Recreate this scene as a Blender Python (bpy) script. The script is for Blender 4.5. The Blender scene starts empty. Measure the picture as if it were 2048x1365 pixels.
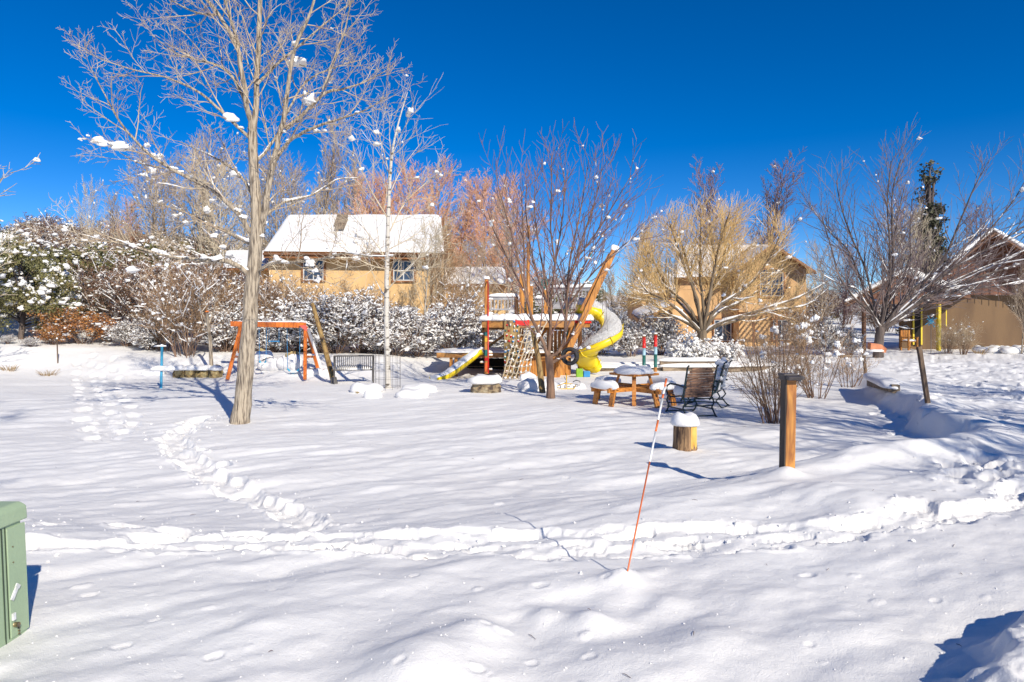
import bpy, bmesh, math, random, time
import numpy as np
from mathutils import Vector, Matrix
R = math.radians
SC = bpy.context.scene
COL = SC.collection
F = 1365.0; HY = 640.0; CX = 1024.0; EYE = 1.6
random.seed(7)
# ------------------------------------------------------------------ materials
def nodes_of(name):
    m = bpy.data.materials.new(name); m.use_nodes = True
    nt = m.node_tree
    return m, nt, nt.nodes['Principled BSDF']
def N(nt, t, **kw):
    n = nt.nodes.new(t)
    for k, v in kw.items(): setattr(n, k, v)
    return n
def ramp(nt, fac, stops):
    r = N(nt, 'ShaderNodeValToRGB')
    e = r.color_ramp.elements
    while len(e) < len(stops): e.new(0.5)
    for i, (p, c) in enumerate(stops):
        e[i].position = p; e[i].color = (*c, 1) if len(c) == 3 else c
    nt.links.new(fac, r.inputs[0]); return r.outputs[0]
def mat(name, c1, c2=None, scale=4.0, rough=0.8, bump=0.0, bscale=None, stretch=(1, 1, 1), metal=0.0, snow=0.0, lo=.35, hi=.65, c3=None):
    m, nt, b = nodes_of(name)
    tc = N(nt, 'ShaderNodeTexCoord'); mp = N(nt, 'ShaderNodeMapping')
    mp.inputs['Scale'].default_value = stretch
    nt.links.new(tc.outputs['Object'], mp.inputs[0])
    no = N(nt, 'ShaderNodeTexNoise'); no.inputs['Scale'].default_value = scale; no.inputs['Detail'].default_value = 6
    nt.links.new(mp.outputs[0], no.inputs['Vector'])
    c2 = c2 or tuple(v*0.7 for v in c1)
    st = [(lo, c2), (hi, c1)]
    if c3: st = [(lo, c2), ((lo+hi)/2, c1), (hi, c3)]
    col = ramp(nt, no.outputs['Fac'], st)
    if snow > 0:
        g = N(nt, 'ShaderNodeNewGeometry'); sx = N(nt, 'ShaderNodeSeparateXYZ')
        nt.links.new(g.outputs['Normal'], sx.inputs[0])
        n2 = N(nt, 'ShaderNodeTexNoise'); n2.inputs['Scale'].default_value = 3.0; n2.inputs['Detail'].default_value = 3
        nt.links.new(tc.outputs['Object'], n2.inputs['Vector'])
        ma = N(nt, 'ShaderNodeMath', operation='MULTIPLY_ADD'); nt.links.new(n2.outputs['Fac'], ma.inputs[0]); ma.inputs[1].default_value = 1.6
        nt.links.new(sx.outputs['Z'], ma.inputs[2])
        mr = N(nt, 'ShaderNodeMapRange'); nt.links.new(ma.outputs[0], mr.inputs[0])
        mr.inputs[1].default_value = 1.75-snow; mr.inputs[2].default_value = 1.85-snow
        mx = N(nt, 'ShaderNodeMix', data_type='RGBA'); nt.links.new(mr.outputs[0], mx.inputs[0])
        nt.links.new(col, mx.inputs[6]); mx.inputs[7].default_value = (.82, .84, .88, 1)
        col = mx.outputs[2]
    nt.links.new(col, b.inputs['Base Color'])
    b.inputs['Roughness'].default_value = rough; b.inputs['Metallic'].default_value = metal
    if bump:
        n3 = N(nt, 'ShaderNodeTexNoise'); n3.inputs['Scale'].default_value = bscale or scale*3; n3.inputs['Detail'].default_value = 5
        nt.links.new(mp.outputs[0], n3.inputs['Vector'])
        bp = N(nt, 'ShaderNodeBump'); bp.inputs['Strength'].default_value = min(1, bump); bp.inputs['Distance'].default_value = .03
        nt.links.new(n3.outputs['Fac'], bp.inputs['Height']); nt.links.new(bp.outputs[0], b.inputs['Normal'])
    return m
def snow_mat(name, fine=1.0, ground=False):
    m, nt, b = nodes_of(name)
    tc = N(nt, 'ShaderNodeTexCoord')
    no = N(nt, 'ShaderNodeTexNoise'); no.inputs['Scale'].default_value = .7 if ground else 4; no.inputs['Detail'].default_value = 5
    nt.links.new(tc.outputs['Object'], no.inputs['Vector'])
    col = ramp(nt, no.outputs['Fac'], [(.3, (.83, .81, .785)), (.7, (.88, .865, .84))])
    nt.links.new(col, b.inputs['Base Color'])
    b.inputs['Roughness'].default_value = .55; b.inputs['Specular IOR Level'].default_value = .25
    n1 = N(nt, 'ShaderNodeTexNoise'); n1.inputs['Scale'].default_value = 28; n1.inputs['Detail'].default_value = 8; n1.inputs['Roughness'].default_value = .7
    nt.links.new(tc.outputs['Object'], n1.inputs['Vector'])
    b1 = N(nt, 'ShaderNodeBump'); b1.inputs['Strength'].default_value = .5*fine; b1.inputs['Distance'].default_value = .012
    nt.links.new(n1.outputs['Fac'], b1.inputs['Height'])
    last = b1
    if ground:
        n2 = N(nt, 'ShaderNodeTexNoise'); n2.inputs['Scale'].default_value = 190; n2.inputs['Detail'].default_value = 3
        nt.links.new(tc.outputs['Object'], n2.inputs['Vector'])
        b2 = N(nt, 'ShaderNodeBump'); b2.inputs['Strength'].default_value = .6; b2.inputs['Distance'].default_value = .006
        nt.links.new(n2.outputs['Fac'], b2.inputs['Height']); nt.links.new(b1.outputs[0], b2.inputs['Normal']); last = b2
    nt.links.new(last.outputs[0], b.inputs['Normal'])
    return m
def wood_mat(name, c1, c2, axis='Z', scale=3.0, rough=.6, snow=0, dark=(.08, .04, .02)):
    """planed timber: long grain streaks along one axis, knots"""
    m, nt, b = nodes_of(name)
    tc = N(nt, 'ShaderNodeTexCoord'); mp = N(nt, 'ShaderNodeMapping')
    s = {'X': (.12, 1, 1), 'Y': (1, .12, 1), 'Z': (1, 1, .12)}[axis]
    mp.inputs['Scale'].default_value = s
    nt.links.new(tc.outputs['Object'], mp.inputs[0])
    no = N(nt, 'ShaderNodeTexNoise'); no.inputs['Scale'].default_value = 14*scale; no.inputs['Detail'].default_value = 5; no.inputs['Distortion'].default_value = 1.2
    nt.links.new(mp.outputs[0], no.inputs['Vector'])
    col = ramp(nt, no.outputs['Fac'], [(.3, dark), (.42, c2), (.62, c1)])
    n2 = N(nt, 'ShaderNodeTexNoise'); n2.inputs['Scale'].default_value = 2.2; n2.inputs['Detail'].default_value = 3
    nt.links.new(tc.outputs['Object'], n2.inputs['Vector'])
    mr = N(nt, 'ShaderNodeMapRange'); nt.links.new(n2.outputs['Fac'], mr.inputs[0]); mr.inputs[1].default_value = .3; mr.inputs[2].default_value = .7
    mr.inputs[3].default_value = .72; mr.inputs[4].default_value = 1.12
    hs = N(nt, 'ShaderNodeHueSaturation'); nt.links.new(col, hs.inputs['Color']); nt.links.new(mr.outputs[0], hs.inputs['Value'])
    nt.links.new(hs.outputs[0], b.inputs['Base Color'])
    b.inputs['Roughness'].default_value = rough
    bp = N(nt, 'ShaderNodeBump'); bp.inputs['Strength'].default_value = .5; bp.inputs['Distance'].default_value = .004
    nt.links.new(no.outputs['Fac'], bp.inputs['Height']); nt.links.new(bp.outputs[0], b.inputs['Normal'])
    return m
M = {}
M['ground'] = snow_mat('snow_ground', ground=True)
M['snow'] = snow_mat('snow_clump')
M['bark'] = mat('bark_grey_tan', (.47, .39, .29), (.13, .10, .075), 34, .95, 1.0, 40, (1, 1, .10), lo=.36, hi=.56)
M['twig'] = mat('twig_pale', (.66, .55, .38), (.38, .27, .19), 3, .9)
M['twig_red'] = mat('twig_reddish', (.30, .17, .14), (.17, .10, .09), 3, .9)
M['bark_brown'] = mat('bark_brown', (.28, .17, .11), (.12, .07, .05), 8, .95, .8, 20, (1, 1, .2))
M['bark_dark'] = mat('bark_dark', (.17, .13, .11), (.07, .055, .05), 7, .95, .6, 20, (1, 1, .2), snow=.05)
M['birch'] = mat('birch_bark', (.58, .54, .48), (.12, .10, .08), 5, .85, .4, 20, (1, 1, 2.5), lo=.36, hi=.44)
M['birch_twig'] = mat('birch_twig', (.72, .62, .45), (.44, .35, .24), 3, .9)
M['willow'] = mat('willow_twig', (.78, .53, .23), (.55, .38, .18), 1.2, .9)
M['willow_bark'] = mat('willow_bark', (.24, .18, .12), (.12, .09, .06), 6, .95, .6, 20, (1, 1, .2), snow=.12)
M['tw_grey'] = mat('twig_grey', (.56, .46, .34), (.35, .26, .19), .6, .9)
M['tw_orange'] = mat('twig_orange', (.88, .54, .32), (.70, .38, .24), .5, .9)
M['tw_purple'] = mat('twig_purple', (.33, .22, .23), (.19, .13, .14), .6, .9)
M['tw_tan'] = mat('twig_tan', (.50, .33, .18), (.32, .20, .12), .6, .9)
M['tw_dark'] = mat('twig_dark_grey', (.25, .19, .18), (.12, .09, .085), .8, .9)
M['tw_brown'] = mat('twig_brown', (.30, .19, .13), (.14, .09, .065), .8, .9)
M['juniper'] = mat('juniper_foliage', (.20, .19, .07), (.09, .095, .04), 1.2, .8, c3=(.28, .21, .10), lo=.3, hi=.7)
M['conifer'] = mat('conifer_foliage', (.085, .085, .045), (.04, .042, .025), 1.5, .8, c3=(.12, .10, .07))
M['leaf_orange'] = mat('oak_leaf_orange', (.50, .20, .05), (.25, .09, .03), 3, .8, c3=(.6, .32, .10))
M['leaf_brown'] = mat('dry_leaf_brown', (.28, .14, .075), (.16, .07, .04), 2, .8)
M['stucco_tan'] = mat('stucco_tan', (.74, .49, .23), (.58, .37, .165), 1.3, .95, .5, 30, (1, 1, .35), lo=.3, hi=.6)
M['stucco_mid'] = mat('stucco_ochre', (.66, .41, .20), (.50, .31, .15), 1.3, .95, .5, 30, (1, 1, .35), lo=.3, hi=.6)
M['stucco_brown_shaded'] = mat('stucco_brown_shaded', (.17, .105, .055), (.115, .07, .04), 1.0, .95, .4, 30, (1, 1, .35), lo=.3, hi=.6)  # shade on the wall is put into this darker base colour
M['trim_wood'] = wood_mat('trim_wood', (.36, .15, .05), (.22, .09, .03), 'X', 1.0)
M['dark_trim'] = wood_mat('dark_trim_wood', (.22, .095, .04), (.13, .055, .025), 'X', 1.0)
M['brown_wood'] = wood_mat('dark_brown_boards', (.20, .075, .035), (.11, .045, .025), 'X', .5)
M['glass'] = mat('window_glass', (.06, .09, .15), (.03, .045, .08), 1.5, .12)
M['frame_white'] = mat('frame_white', (.68, .68, .66), (.6, .6, .58), 3, .5)
M['near_black'] = mat('matte_near_black', (.015, .012, .01), (.008, .007, .006), 3, .9)  # plain near-black colour for doors, lantern, small parts and the under-deck sheet
M['orange_wood'] = wood_mat('swing_orange_wood', (.72, .20, .025), (.55, .13, .02), 'Z', 1.0, .45, dark=(.3, .06, .01))
M['amber_x'] = wood_mat('amber_timber_x', (.50, .24, .06), (.34, .14, .035), 'X', 1.0, .5)
M['amber_z'] = wood_mat('amber_timber_z', (.62, .27, .05), (.42, .16, .03), 'Z', 1.0, .5)
M['log'] = wood_mat('yellow_log', (.40, .26, .09), (.24, .14, .05), 'Z', .8, .7)
M['bollard'] = wood_mat('bollard_wood', (.62, .28, .06), (.36, .13, .03), 'Z', 1.1, .5, dark=(.04, .02, .012))
M['bollard_side'] = wood_mat('bollard_side_dark', (.10, .07, .05), (.06, .045, .035), 'Z', 1.2, .7, dark=(.02, .016, .012))  # much darker wood tone for the left side board
M['cap'] = mat('bronze_cap', (.075, .062, .06), (.045, .038, .038), 20, .5)
M['stump'] = wood_mat('stump_bark', (.36, .22, .11), (.09, .05, .03), 'Z', 1.4, .9, dark=(.03, .015, .01))
M['stump_cut'] = wood_mat('stump_cut_face', (.78, .50, .12), (.62, .35, .07), 'Z', .8, .8, dark=(.4, .2, .05))
M['green_box'] = mat('utility_green', (.37, .47, .30), (.31, .41, .26), 1.5, .55, .1, 60, lo=.3, hi=.7)
M['green_seam'] = mat('utility_seam', (.05, .08, .045), (.04, .06, .04), 3, .7)
M['brass'] = mat('lock_metal', (.35, .27, .15), (.2, .15, .1), 30, .4, metal=.7)
M['sticker'] = mat('worn_sticker', (.75, .75, .74), (.5, .52, .5), 20, .6)
M['orange'] = mat('marker_orange', (.80, .17, .03), (.68, .13, .03), 3, .4)
M['white'] = mat('marker_white', (.80, .79, .78), (.7, .7, .7), 3, .4)
M['red'] = mat('paint_red', (.72, .02, .015), (.55, .015, .012), 3, .4)
M['yellow'] = mat('plastic_yellow', (.84, .62, .01), (.76, .54, .01), 1.2, .35)
M['yellow_deep'] = mat('paint_yellow', (.80, .48, .03), (.6, .35, .03), 4, .5)
M['blue'] = mat('paint_blue', (.04, .27, .55), (.03, .2, .42), 4, .5)
M['sky_blue'] = mat('paint_light_blue', (.06, .42, .62), (.05, .3, .5), 4, .6)
M['teal'] = mat('paint_teal', (.015, .17, .14), (.012, .11, .10), 4, .5)
M['pale_blue'] = mat('paint_pale_blue', (.35, .55, .66), (.3, .45, .55), 4, .6)
M['pink'] = mat('bracket_red_pink', (.75, .13, .10), (.6, .10, .08), 4, .5)
M['rope'] = mat('rope', (.60, .50, .36), (.4, .32, .22), 12, .9)
M['rubber'] = mat('tyre_rubber', (.03, .03, .032), (.018, .018, .02), 12, .7, .4, 40)
M['grey_wood'] = wood_mat('grey_rail', (.42, .41, .42), (.32, .31, .32), 'X', .8, .7, dark=(.2, .2, .2))
M['bench'] = mat('bench_grey_metal', (.13, .12, .115), (.08, .075, .07), 10, .6)
M['chair_frame'] = mat('chair_dark_green', (.012, .035, .04), (.008, .02, .024), 8, .5)
M['chair_wood'] = wood_mat('chair_slats', (.36, .20, .12), (.20, .11, .07), 'X', 1.2, .75, dark=(.07, .04, .03))
M['picnic'] = wood_mat('picnic_orange_wood', (.66, .27, .05), (.48, .17, .03), 'X', 1.0, .5)
M['timber'] = wood_mat('weathered_timber', (.34, .26, .18), (.20, .15, .10), 'X', .8, .9)
M['stick'] = wood_mat('stake_brown', (.24, .16, .10), (.13, .085, .055), 'Z', 1.2, .8)
M['rock'] = mat('ochre_rock', (.36, .25, .10), (.09, .06, .03), 5, .9, 1.0, 14, lo=.38, hi=.56, c3=(.42, .33, .16))
M['boulder'] = mat('brown_boulder', (.27, .20, .12), (.07, .05, .04), 7, .95, 1.0, 16, c3=(.36, .30, .2), lo=.36, hi=.6)
M['sandstone'] = mat('red_sandstone', (.62, .25, .12), (.48, .18, .09), 4, .9, .5)
M['wire'] = mat('wire', (.16, .14, .13), (.1, .09, .08), 8, .6)
M['dish'] = mat('dish_grey', (.6, .6, .6), (.5, .5, .5), 3, .5)
M['door_yellow'] = mat('door_frame_yellow', (.78, .60, .03), (.68, .5, .03), 4, .5)
M['hold_grey'] = mat('hold_grey', (.55, .53, .5), (.4, .38, .36), 10, .7)
M['grass_dry'] = mat('dry_grass', (.45, .30, .12), (.28, .18, .08), 3, .9)
# ------------------------------------------------------------------ objects
def link(o): COL.objects.link(o); return o
class Thing:
    def __init__(s, name, label, cat, loc, group=None, kind=None):
        s.loc = Vector(loc); s.o = bpy.data.objects.new(name, None); s.o.empty_display_size = .2
        link(s.o); s.o.location = loc
        s.o['label'] = label; s.o['category'] = cat
        if group: s.o['group'] = group
        if kind: s.o['kind'] = kind
def mesh_from(name, V, faces_list, mat_, smooth=True):
    """V Nx3 ; faces_list : list of int arrays each (n,k)"""
    me = bpy.data.meshes.new(name)
    V = np.asarray(V, dtype=np.float32).reshape(-1, 3)
    me.vertices.add(len(V)); me.vertices.foreach_set('co', V.ravel())
    loops = []; starts = []; tot = 0
    for f in faces_list:
        f = np.asarray(f, dtype=np.int32)
        if f.size == 0: continue
        k = f.shape[1]; n = f.shape[0]
        loops.append(f.ravel()); starts.append(tot+np.arange(n, dtype=np.int32)*k); tot += n*k
    L = np.concatenate(loops); S = np.concatenate(starts)
    me.loops.add(len(L)); me.loops.foreach_set('vertex_index', L)
    me.polygons.add(len(S)); me.polygons.foreach_set('loop_start', S)
    me.update(calc_edges=True); me.validate()
    me.polygons.foreach_set('use_smooth', np.full(len(me.polygons), smooth, dtype=bool))
    me.materials.append(mat_)
    return me
class MB:
    def __init__(s): s.v = []; s.f = {}; s.n = 0
    def add(s, V, faces):
        V = np.asarray(V, dtype=np.float64).reshape(-1, 3)
        for f in faces:
            f = np.asarray(f, dtype=np.int64)
            if f.size == 0: continue
            s.f.setdefault(f.shape[1], []).append(f+s.n)
        s.v.append(V); s.n += len(V); return s
    def box(s, c, size, rot=None):
        x, y, z = [v/2 for v in size]
        P = [Vector(p) for p in ((-x, -y, -z), (x, -y, -z), (x, y, -z), (-x, y, -z), (-x, -y, z), (x, -y, z), (x, y, z), (-x, y, z))]
        if rot is not None:
            if isinstance(rot, (int, float)): rot = Matrix.Rotation(rot, 3, 'Z')
            P = [rot @ p for p in P]
        P = [p+Vector(c) for p in P]
        return s.add(P, [[(0, 3, 2, 1), (4, 5, 6, 7), (0, 1, 5, 4), (1, 2, 6, 5), (2, 3, 7, 6), (3, 0, 4, 7)]])
    def beam(s, a, b, w, h, up=(0, 0, 1)):
        a = Vector(a); b = Vector(b); d = (b-a); L = d.length; z = d.normalized(); u = Vector(up)
        if abs(z.dot(u)) > .99: u = Vector((0, 1, 0))
        x = u.cross(z).normalized(); y = z.cross(x)
        m = Matrix((x, y, z)).transposed()
        return s.box((a+b)/2, (w, h, L), m)
    def tube(s, pts, r, n=8, cap=True):
        pts = np.array([tuple(p) for p in pts], float); k = len(pts)
        r = np.full(k, r, float) if np.isscalar(r) else np.array(r, float)
        V, fq = tubes_np(pts[None], r[None], n)
        fs = [fq]
        if cap:
            V = np.concatenate([V, pts[:1], pts[-1:]]); c0 = k*n; c1 = c0+1
            i = np.arange(n); j = (i+1) % n
            fs.append(np.stack([np.full(n, c0), j, i], 1)); o = (k-1)*n
            fs.append(np.stack([np.full(n, c1), o+i, o+j], 1))
        return s.add(V, fs)
    def poly(s, pts, thick_vec):
        """extruded planar polygon"""
        n = len(pts); P = [Vector(p) for p in pts]; t = Vector(thick_vec)
        V = P+[p+t for p in P]
        fs = [[tuple(range(n))], [tuple(range(2*n-1, n-1, -1))], [(i, i+n, (i+1) % n+n, (i+1) % n) for i in range(n)]]
        return s.add(V, fs)
    def build(s, name, m, t=None, smooth=False, bevel=0, parent=None):
        V = np.concatenate(s.v)
        if t is not None and not isinstance(t, bpy.types.Object): V = V-np.array(t.loc)
        me = mesh_from(name, V, [np.concatenate(v) for v in s.f.values()], m, smooth)
        o = bpy.data.objects.new(name, me); link(o)
        if parent is not None: o.parent = parent
        elif t is not None: o.parent = t.o
        if bevel:
            bv = o.modifiers.new('bevel', 'BEVEL'); bv.width = bevel; bv.segments = 2; bv.limit_method = 'ANGLE'
        return o
def obj_top(o, label, cat, group=None, kind=None):
    o['label'] = label; o['category'] = cat
    if group: o['group'] = group
    if kind: o['kind'] = kind
def tubes_np(P, Rr, n):
    """P (N,k,3) radii (N,k) -> verts, quads"""
    Nn, k, _ = P.shape
    T = np.gradient(P, axis=1); T /= np.maximum(np.linalg.norm(T, axis=2, keepdims=True), 1e-9)
    mean = T.mean(axis=1)
    ref = np.where(np.abs(mean[:, 2:3]) > .8, np.array([[1., 0, 0]]), np.array([[0., 0, 1]]))
    ref = np.broadcast_to(ref[:, None, :], T.shape)
    A = np.cross(T, ref); A /= np.maximum(np.linalg.norm(A, axis=2, keepdims=True), 1e-9)
    B = np.cross(T, A)
    ang = np.arange(n)/n*2*np.pi
    V = P[:, :, None, :]+Rr[:, :, None, None]*(np.cos(ang)[None, None, :, None]*A[:, :, None, :]+np.sin(ang)[None, None, :, None]*B[:, :, None, :])
    idx = np.arange(Nn*k*n).reshape(Nn, k, n)
    a = idx[:, :-1, :]; b = np.roll(a, -1, axis=2); d = idx[:, 1:, :]; c = np.roll(d, -1, axis=2)
    return V.reshape(-1, 3), np.stack([a, d, c, b], -1).reshape(-1, 4)
def tubes_mb(mb, lines, sides):
    """lines: list of (pts list, radii list)"""
    g = {}
    for p, r in lines: g.setdefault(len(p), []).append((p, r))
    for k, L in g.items():
        P = np.array([[tuple(q) for q in p] for p, _ in L], float); Rr = np.array([r for _, r in L], float)
        V, f = tubes_np(P, Rr, sides); mb.add(V, [f])
    return mb
_ico = {}
def ico(sub):
    if sub not in _ico:
        bm = bmesh.new(); bmesh.ops.create_icosphere(bm, subdivisions=sub, radius=1)
        V = np.array([v.co[:] for v in bm.verts]); Fc = np.array([[v.index for v in f.verts] for f in bm.faces]); bm.free()
        _ico[sub] = (V, Fc)
    return _ico[sub]
def blobs_mb(mb, C, S, sub=2, seed=1, amp=.22, flat=.6):
    """lumpy snow blobs: C (N,3) centres, S (N,3) radii; undersides flattened"""
    C = np.asarray(C, float); S = np.asarray(S, float)
    if len(C) == 0: return mb
    rg = np.random.RandomState(seed)
    V, Fc = ico(sub); n = len(C)
    ph = rg.rand(n, 3)*6.28; fr = 1.5+rg.rand(n, 3)*1.6; rz = C[:, 3] if C.shape[1] == 4 else rg.rand(n)*6.28
    C = C[:, :3]
    X = np.broadcast_to(V, (n, len(V), 3)).copy()
    d = 1+amp*(np.sin(X[:, :, 0]*fr[:, None, 0]*1.6+ph[:, None, 0])*np.sin(X[:, :, 1]*fr[:, None, 1]*1.6+ph[:, None, 1])+.6*np.sin(X[:, :, 2]*fr[:, None, 2]*2+X[:, :, 0]*3+ph[:, None, 2]))
    for j in range(7):
        nn = rg.normal(0, 1, (n, 3)); nn /= np.linalg.norm(nn, axis=1, keepdims=True); kk = rg.uniform(.35, .9, n)
        dd = np.maximum((X*nn[:, None, :]).sum(-1)-kk[:, None], 0); X -= dd[:, :, None]*nn[:, None, :]*.8
    X *= d[:, :, None]
    X[:, :, 2] = np.where(X[:, :, 2] < 0, X[:, :, 2]*flat, X[:, :, 2])
    X *= S[:, None, :]
    c, s_ = np.cos(rz)[:, None], np.sin(rz)[:, None]
    x = X[:, :, 0]*c-X[:, :, 1]*s_; y = X[:, :, 0]*s_+X[:, :, 1]*c
    X[:, :, 0] = x; X[:, :, 1] = y
    X += C[:, None, :]
    f = (Fc[None]+(np.arange(n)*len(V))[:, None, None]).reshape(-1, 3)
    mb.add(X.reshape(-1, 3), [f]); return mb
# ------------------------------------------------------------------ noise and terrain
rg0 = np.random.RandomState(11)
PERM = rg0.permutation(256); TAB = rg0.rand(256)
def vnoise(x, y, seed=0):
    x = np.asarray(x, float)+seed*17.31; y = np.asarray(y, float)+seed*9.73
    xi = np.floor(x).astype(int); yi = np.floor(y).astype(int); fx = x-xi; fy = y-yi
    fx = fx*fx*fx*(fx*(fx*6-15)+10); fy = fy*fy*fy*(fy*(fy*6-15)+10)
    h = lambda a, b: TAB[(PERM[a & 255]+b) & 255]
    return (h(xi, yi)*(1-fx)+h(xi+1, yi)*fx)*(1-fy)+(h(xi, yi+1)*(1-fx)+h(xi+1, yi+1)*fx)*fy-.5
def fbm(x, y, seed=0, o=4):
    s = 0; a = 1; f = 1
    for i in range(o): s = s+a*vnoise(x*f, y*f, seed+i); a *= .5; f *= 2.03
    return s
def sst(a, b, x):
    t = np.clip((x-a)/(b-a), 0, 1); return t*t*(3-2*t)
LAWN = [(-90, 6.4), (-4.7, 6.3), (-1.9, 6.1), (-.1, 6.3), (1.31, 7.1), (2.9, 8.1), (4.7, 8.7), (6.35, 9.9), (6.75, 11.1), (7.5, 12.8), (9.8, 19.0), (11, 24), (9, 90), (-90, 90)]
def lawn_dist(x, y):
    ins = np.zeros(x.shape, bool); dm = np.full(x.shape, 1e9)
    n = len(LAWN)
    for i in range(n):
        x0, y0 = LAWN[i]; x1, y1 = LAWN[(i+1) % n]
        cond = ((y0 > y) != (y1 > y)) & (x < (x1-x0)*(y-y0)/((y1-y0) if y1 != y0 else 1e-9)+x0)
        ins ^= cond
        dx, dy = x1-x0, y1-y0; t = np.clip(((x-x0)*dx+(y-y0)*dy)/(dx*dx+dy*dy), 0, 1)
        dm = np.minimum(dm, np.hypot(x-x0-t*dx, y-y0-t*dy))
    return np.where(ins, dm, -dm)
def flat(px, py, z=0.0):
    D = (EYE-z)*F/(py-HY); return ((px-CX)/F*D, D)
MOUNDS = []   # (x,y,radius,height)
for px, py, r, h in [(1250, 1156, .14, .07), (1576, 950, .2, .08), (1180, 1240, .16, .07), (960, 1262, .15, .06), (1090, 1225, .12, .05), (860, 1310, .38, .10), (830, 1365, .25, .07), (1330, 1190, .15, .03), (1640, 985, .45, .07), (1700, 1000, .4, .05),
                     (1100, 985, .7, .05), (900, 975, .6, .04), (1320, 1010, .6, .05), (1420, 1280, .3, .05), (1240, 1320, .3, .05), (1700, 1260, .35, .04), (560, 1250, .35, .04), (1500, 1190, .4, .03)]:
    x, y = flat(px, py); MOUNDS.append((x, y, r, h))
def H0(x, y):
    x = np.asarray(x, float); y = np.asarray(y, float)
    d = lawn_dist(x, y); d = d+.5*fbm(x*.7, y*.5, 61, 3)*sst(3, 5, x)
    sharp = sst(4.2, 5.4, x)*(1-sst(15, 19, y))
    w = (1.1-.45*sst(.5, 2.5, x))*(1-sharp)+.16*sharp
    z = -.3*sst(-w, w, d+w*.3)
    crest = np.exp(-((d+.35)/.42)**2)*sst(2.2, 4.8, x)*(1-sst(17, 20, y))
    z = z+crest*(.13+.16*vnoise(x*.8, y*.8, 5))
    # raised beds / slope towards the houses
    bed = sst(25.05, 25.5, y)*sst(2.6, 3.1, x)*(1-sst(9.5, 11, x))
    z = z+.3*bed
    z = z+(.62*sst(21.6, 25.2, y+1.2*vnoise(x*.35, y*.2, 40))*(1-sst(-5, -2.5, x))+.35*sst(23, 27, y)*sst(-5, -2.5, x)+.6*sst(26, 34, y))*(1-sst(-1.5, 3, x))
    z = z+.3*sst(28, 36, y)*sst(-1.5, 3, x)*(1-bed)*sst(-2, 4, d)
    u = (-x-8)*.75+(y-26)*.42
    z = z+5.6*sst(0, 42, u)
    z = z+2.5*sst(55, 110, y)
    # undulation
    far = sst(0, 3, y)
    z = z+.10*fbm(x/4.2, y/4.2, 3, 3)
    a = R(28); xr = x*math.cos(a)+y*math.sin(a); yr = -x*math.sin(a)+y*math.cos(a)
    near = 1-sst(9, 26, y)
    z = z+(.055*fbm(xr/1.5, yr/.5, 8, 3)*near+.05*fbm(x/1.8, y/.8, 9, 3)*(1-near)*.9)*(1-.4*sst(30, 40, y))
    z = z+.009*fbm(x/.16, y/.12, 14, 2)*near+.012*fbm(xr/.45, yr/.2, 15, 2)*near
    for mx, my, r, h in MOUNDS:
        z = z+h*np.exp(-((x-mx)**2+(y-my)**2)/(2*(r*.6)**2))
    # trampled drive on the right
    out = -d
    tr = sst(.9, 1.8, out)*sst(3.6, 4.6, x)*sst(5.9, 7.2, y)*(1-sst(34, 40, y))
    z = z+tr*(.10*fbm(x/.45, y/.55, 21, 4))
    # ploughed bank bottom right: steep lumpy pile
    nx, ny = .715, -.70
    s = (x-1.90)*nx+(y-2.95)*ny+.16*fbm(x*3.2, y*3.2, 33, 3)
    bank = sst(0, .22, s)*.13+sst(.1, .9, s)*.14
    bank = bank*(1-sst(3.4, 3.9, y))
    z = z+bank*(1+.5*fbm(x*4, y*4, 35, 4))
    return z
# footprints ---------------------------------------------------------------
TROUGH = []
FOOT = []  # x,y,dirx,diry,a,b,depth,seed
def trail(pts, step=.36, sway=.10, a=.20, b=.085, depth=.11, z=0.0, seed=1, skip=0, trough=0):
    rr = random.Random(seed)
    P = [Vector(flat(px, py, z)) for px, py in pts]
    if trough: TROUGH.append(([(v.x, v.y) for v in P], trough))
    acc = 0; side = 1
    for p, q in zip(P, P[1:]):
        d = (q-p); L = d.length; d.normalize(); n = Vector((-d.y, d.x)); t = acc
        while t < L:
            if rr.random() > skip:
                c = p+d*t+n*side*sway*(1+rr.uniform(-.3, .3))
                an = rr.uniform(-.25, .25); dd = Vector((d.x*math.cos(an)-d.y*math.sin(an), d.x*math.sin(an)+d.y*math.cos(an)))
                FOOT.append((c.x, c.y, dd.x, dd.y, a*rr.uniform(.8, 1.2), b*rr.uniform(.85, 1.2), depth*rr.uniform(.8, 1.15), rr.random()*50))
            side = -side; t += step*rr.uniform(.85, 1.15)
        acc = t-L
trail([(20, 1089), (300, 1079), (560, 1076), (800, 1086), (1000, 1088), (1100, 1094), (1250, 1086), (1420, 1082), (1600, 1070), (1800, 1048), (1920, 1026), (2080, 1008)], .40, .09, .27, .085, .085, seed=2, trough=.06)
trail([(300, 1060), (560, 1056), (800, 1064), (1000, 1066), (1200, 1068), (1330, 1056), (1500, 1056), (1700, 1056), (1850, 1036)], .46, .08, .25, .08, .085, seed=3, trough=.045)
trail([(0, 998), (110, 1003), (230, 1030), (350, 1030), (430, 1047), (540, 1048), (640, 1062), (760, 1070)], .62, .10, .22, .085, .11, seed=4)
trail([(400, 826), (345, 868), (352, 890), (392, 912), (440, 945), (480, 965), (520, 985), (570, 1010), (600, 1040), (640, 1070)], .27, .11, .19, .09, .085, z=-.22, seed=5, trough=.085)
trail([(392, 832), (340, 872), (380, 905), (430, 935)], .5, .16, .19, .085, .10, z=-.27, seed=6)
trail([(168, 748), (180, 790), (205, 840), (222, 880)], .62, .22, .34, .17, .06, z=-.3, seed=8, trough=.03)
trail([(215, 750), (228, 800), (250, 860)], .65, .20, .34, .15, .05, z=-.3, seed=9)
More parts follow.
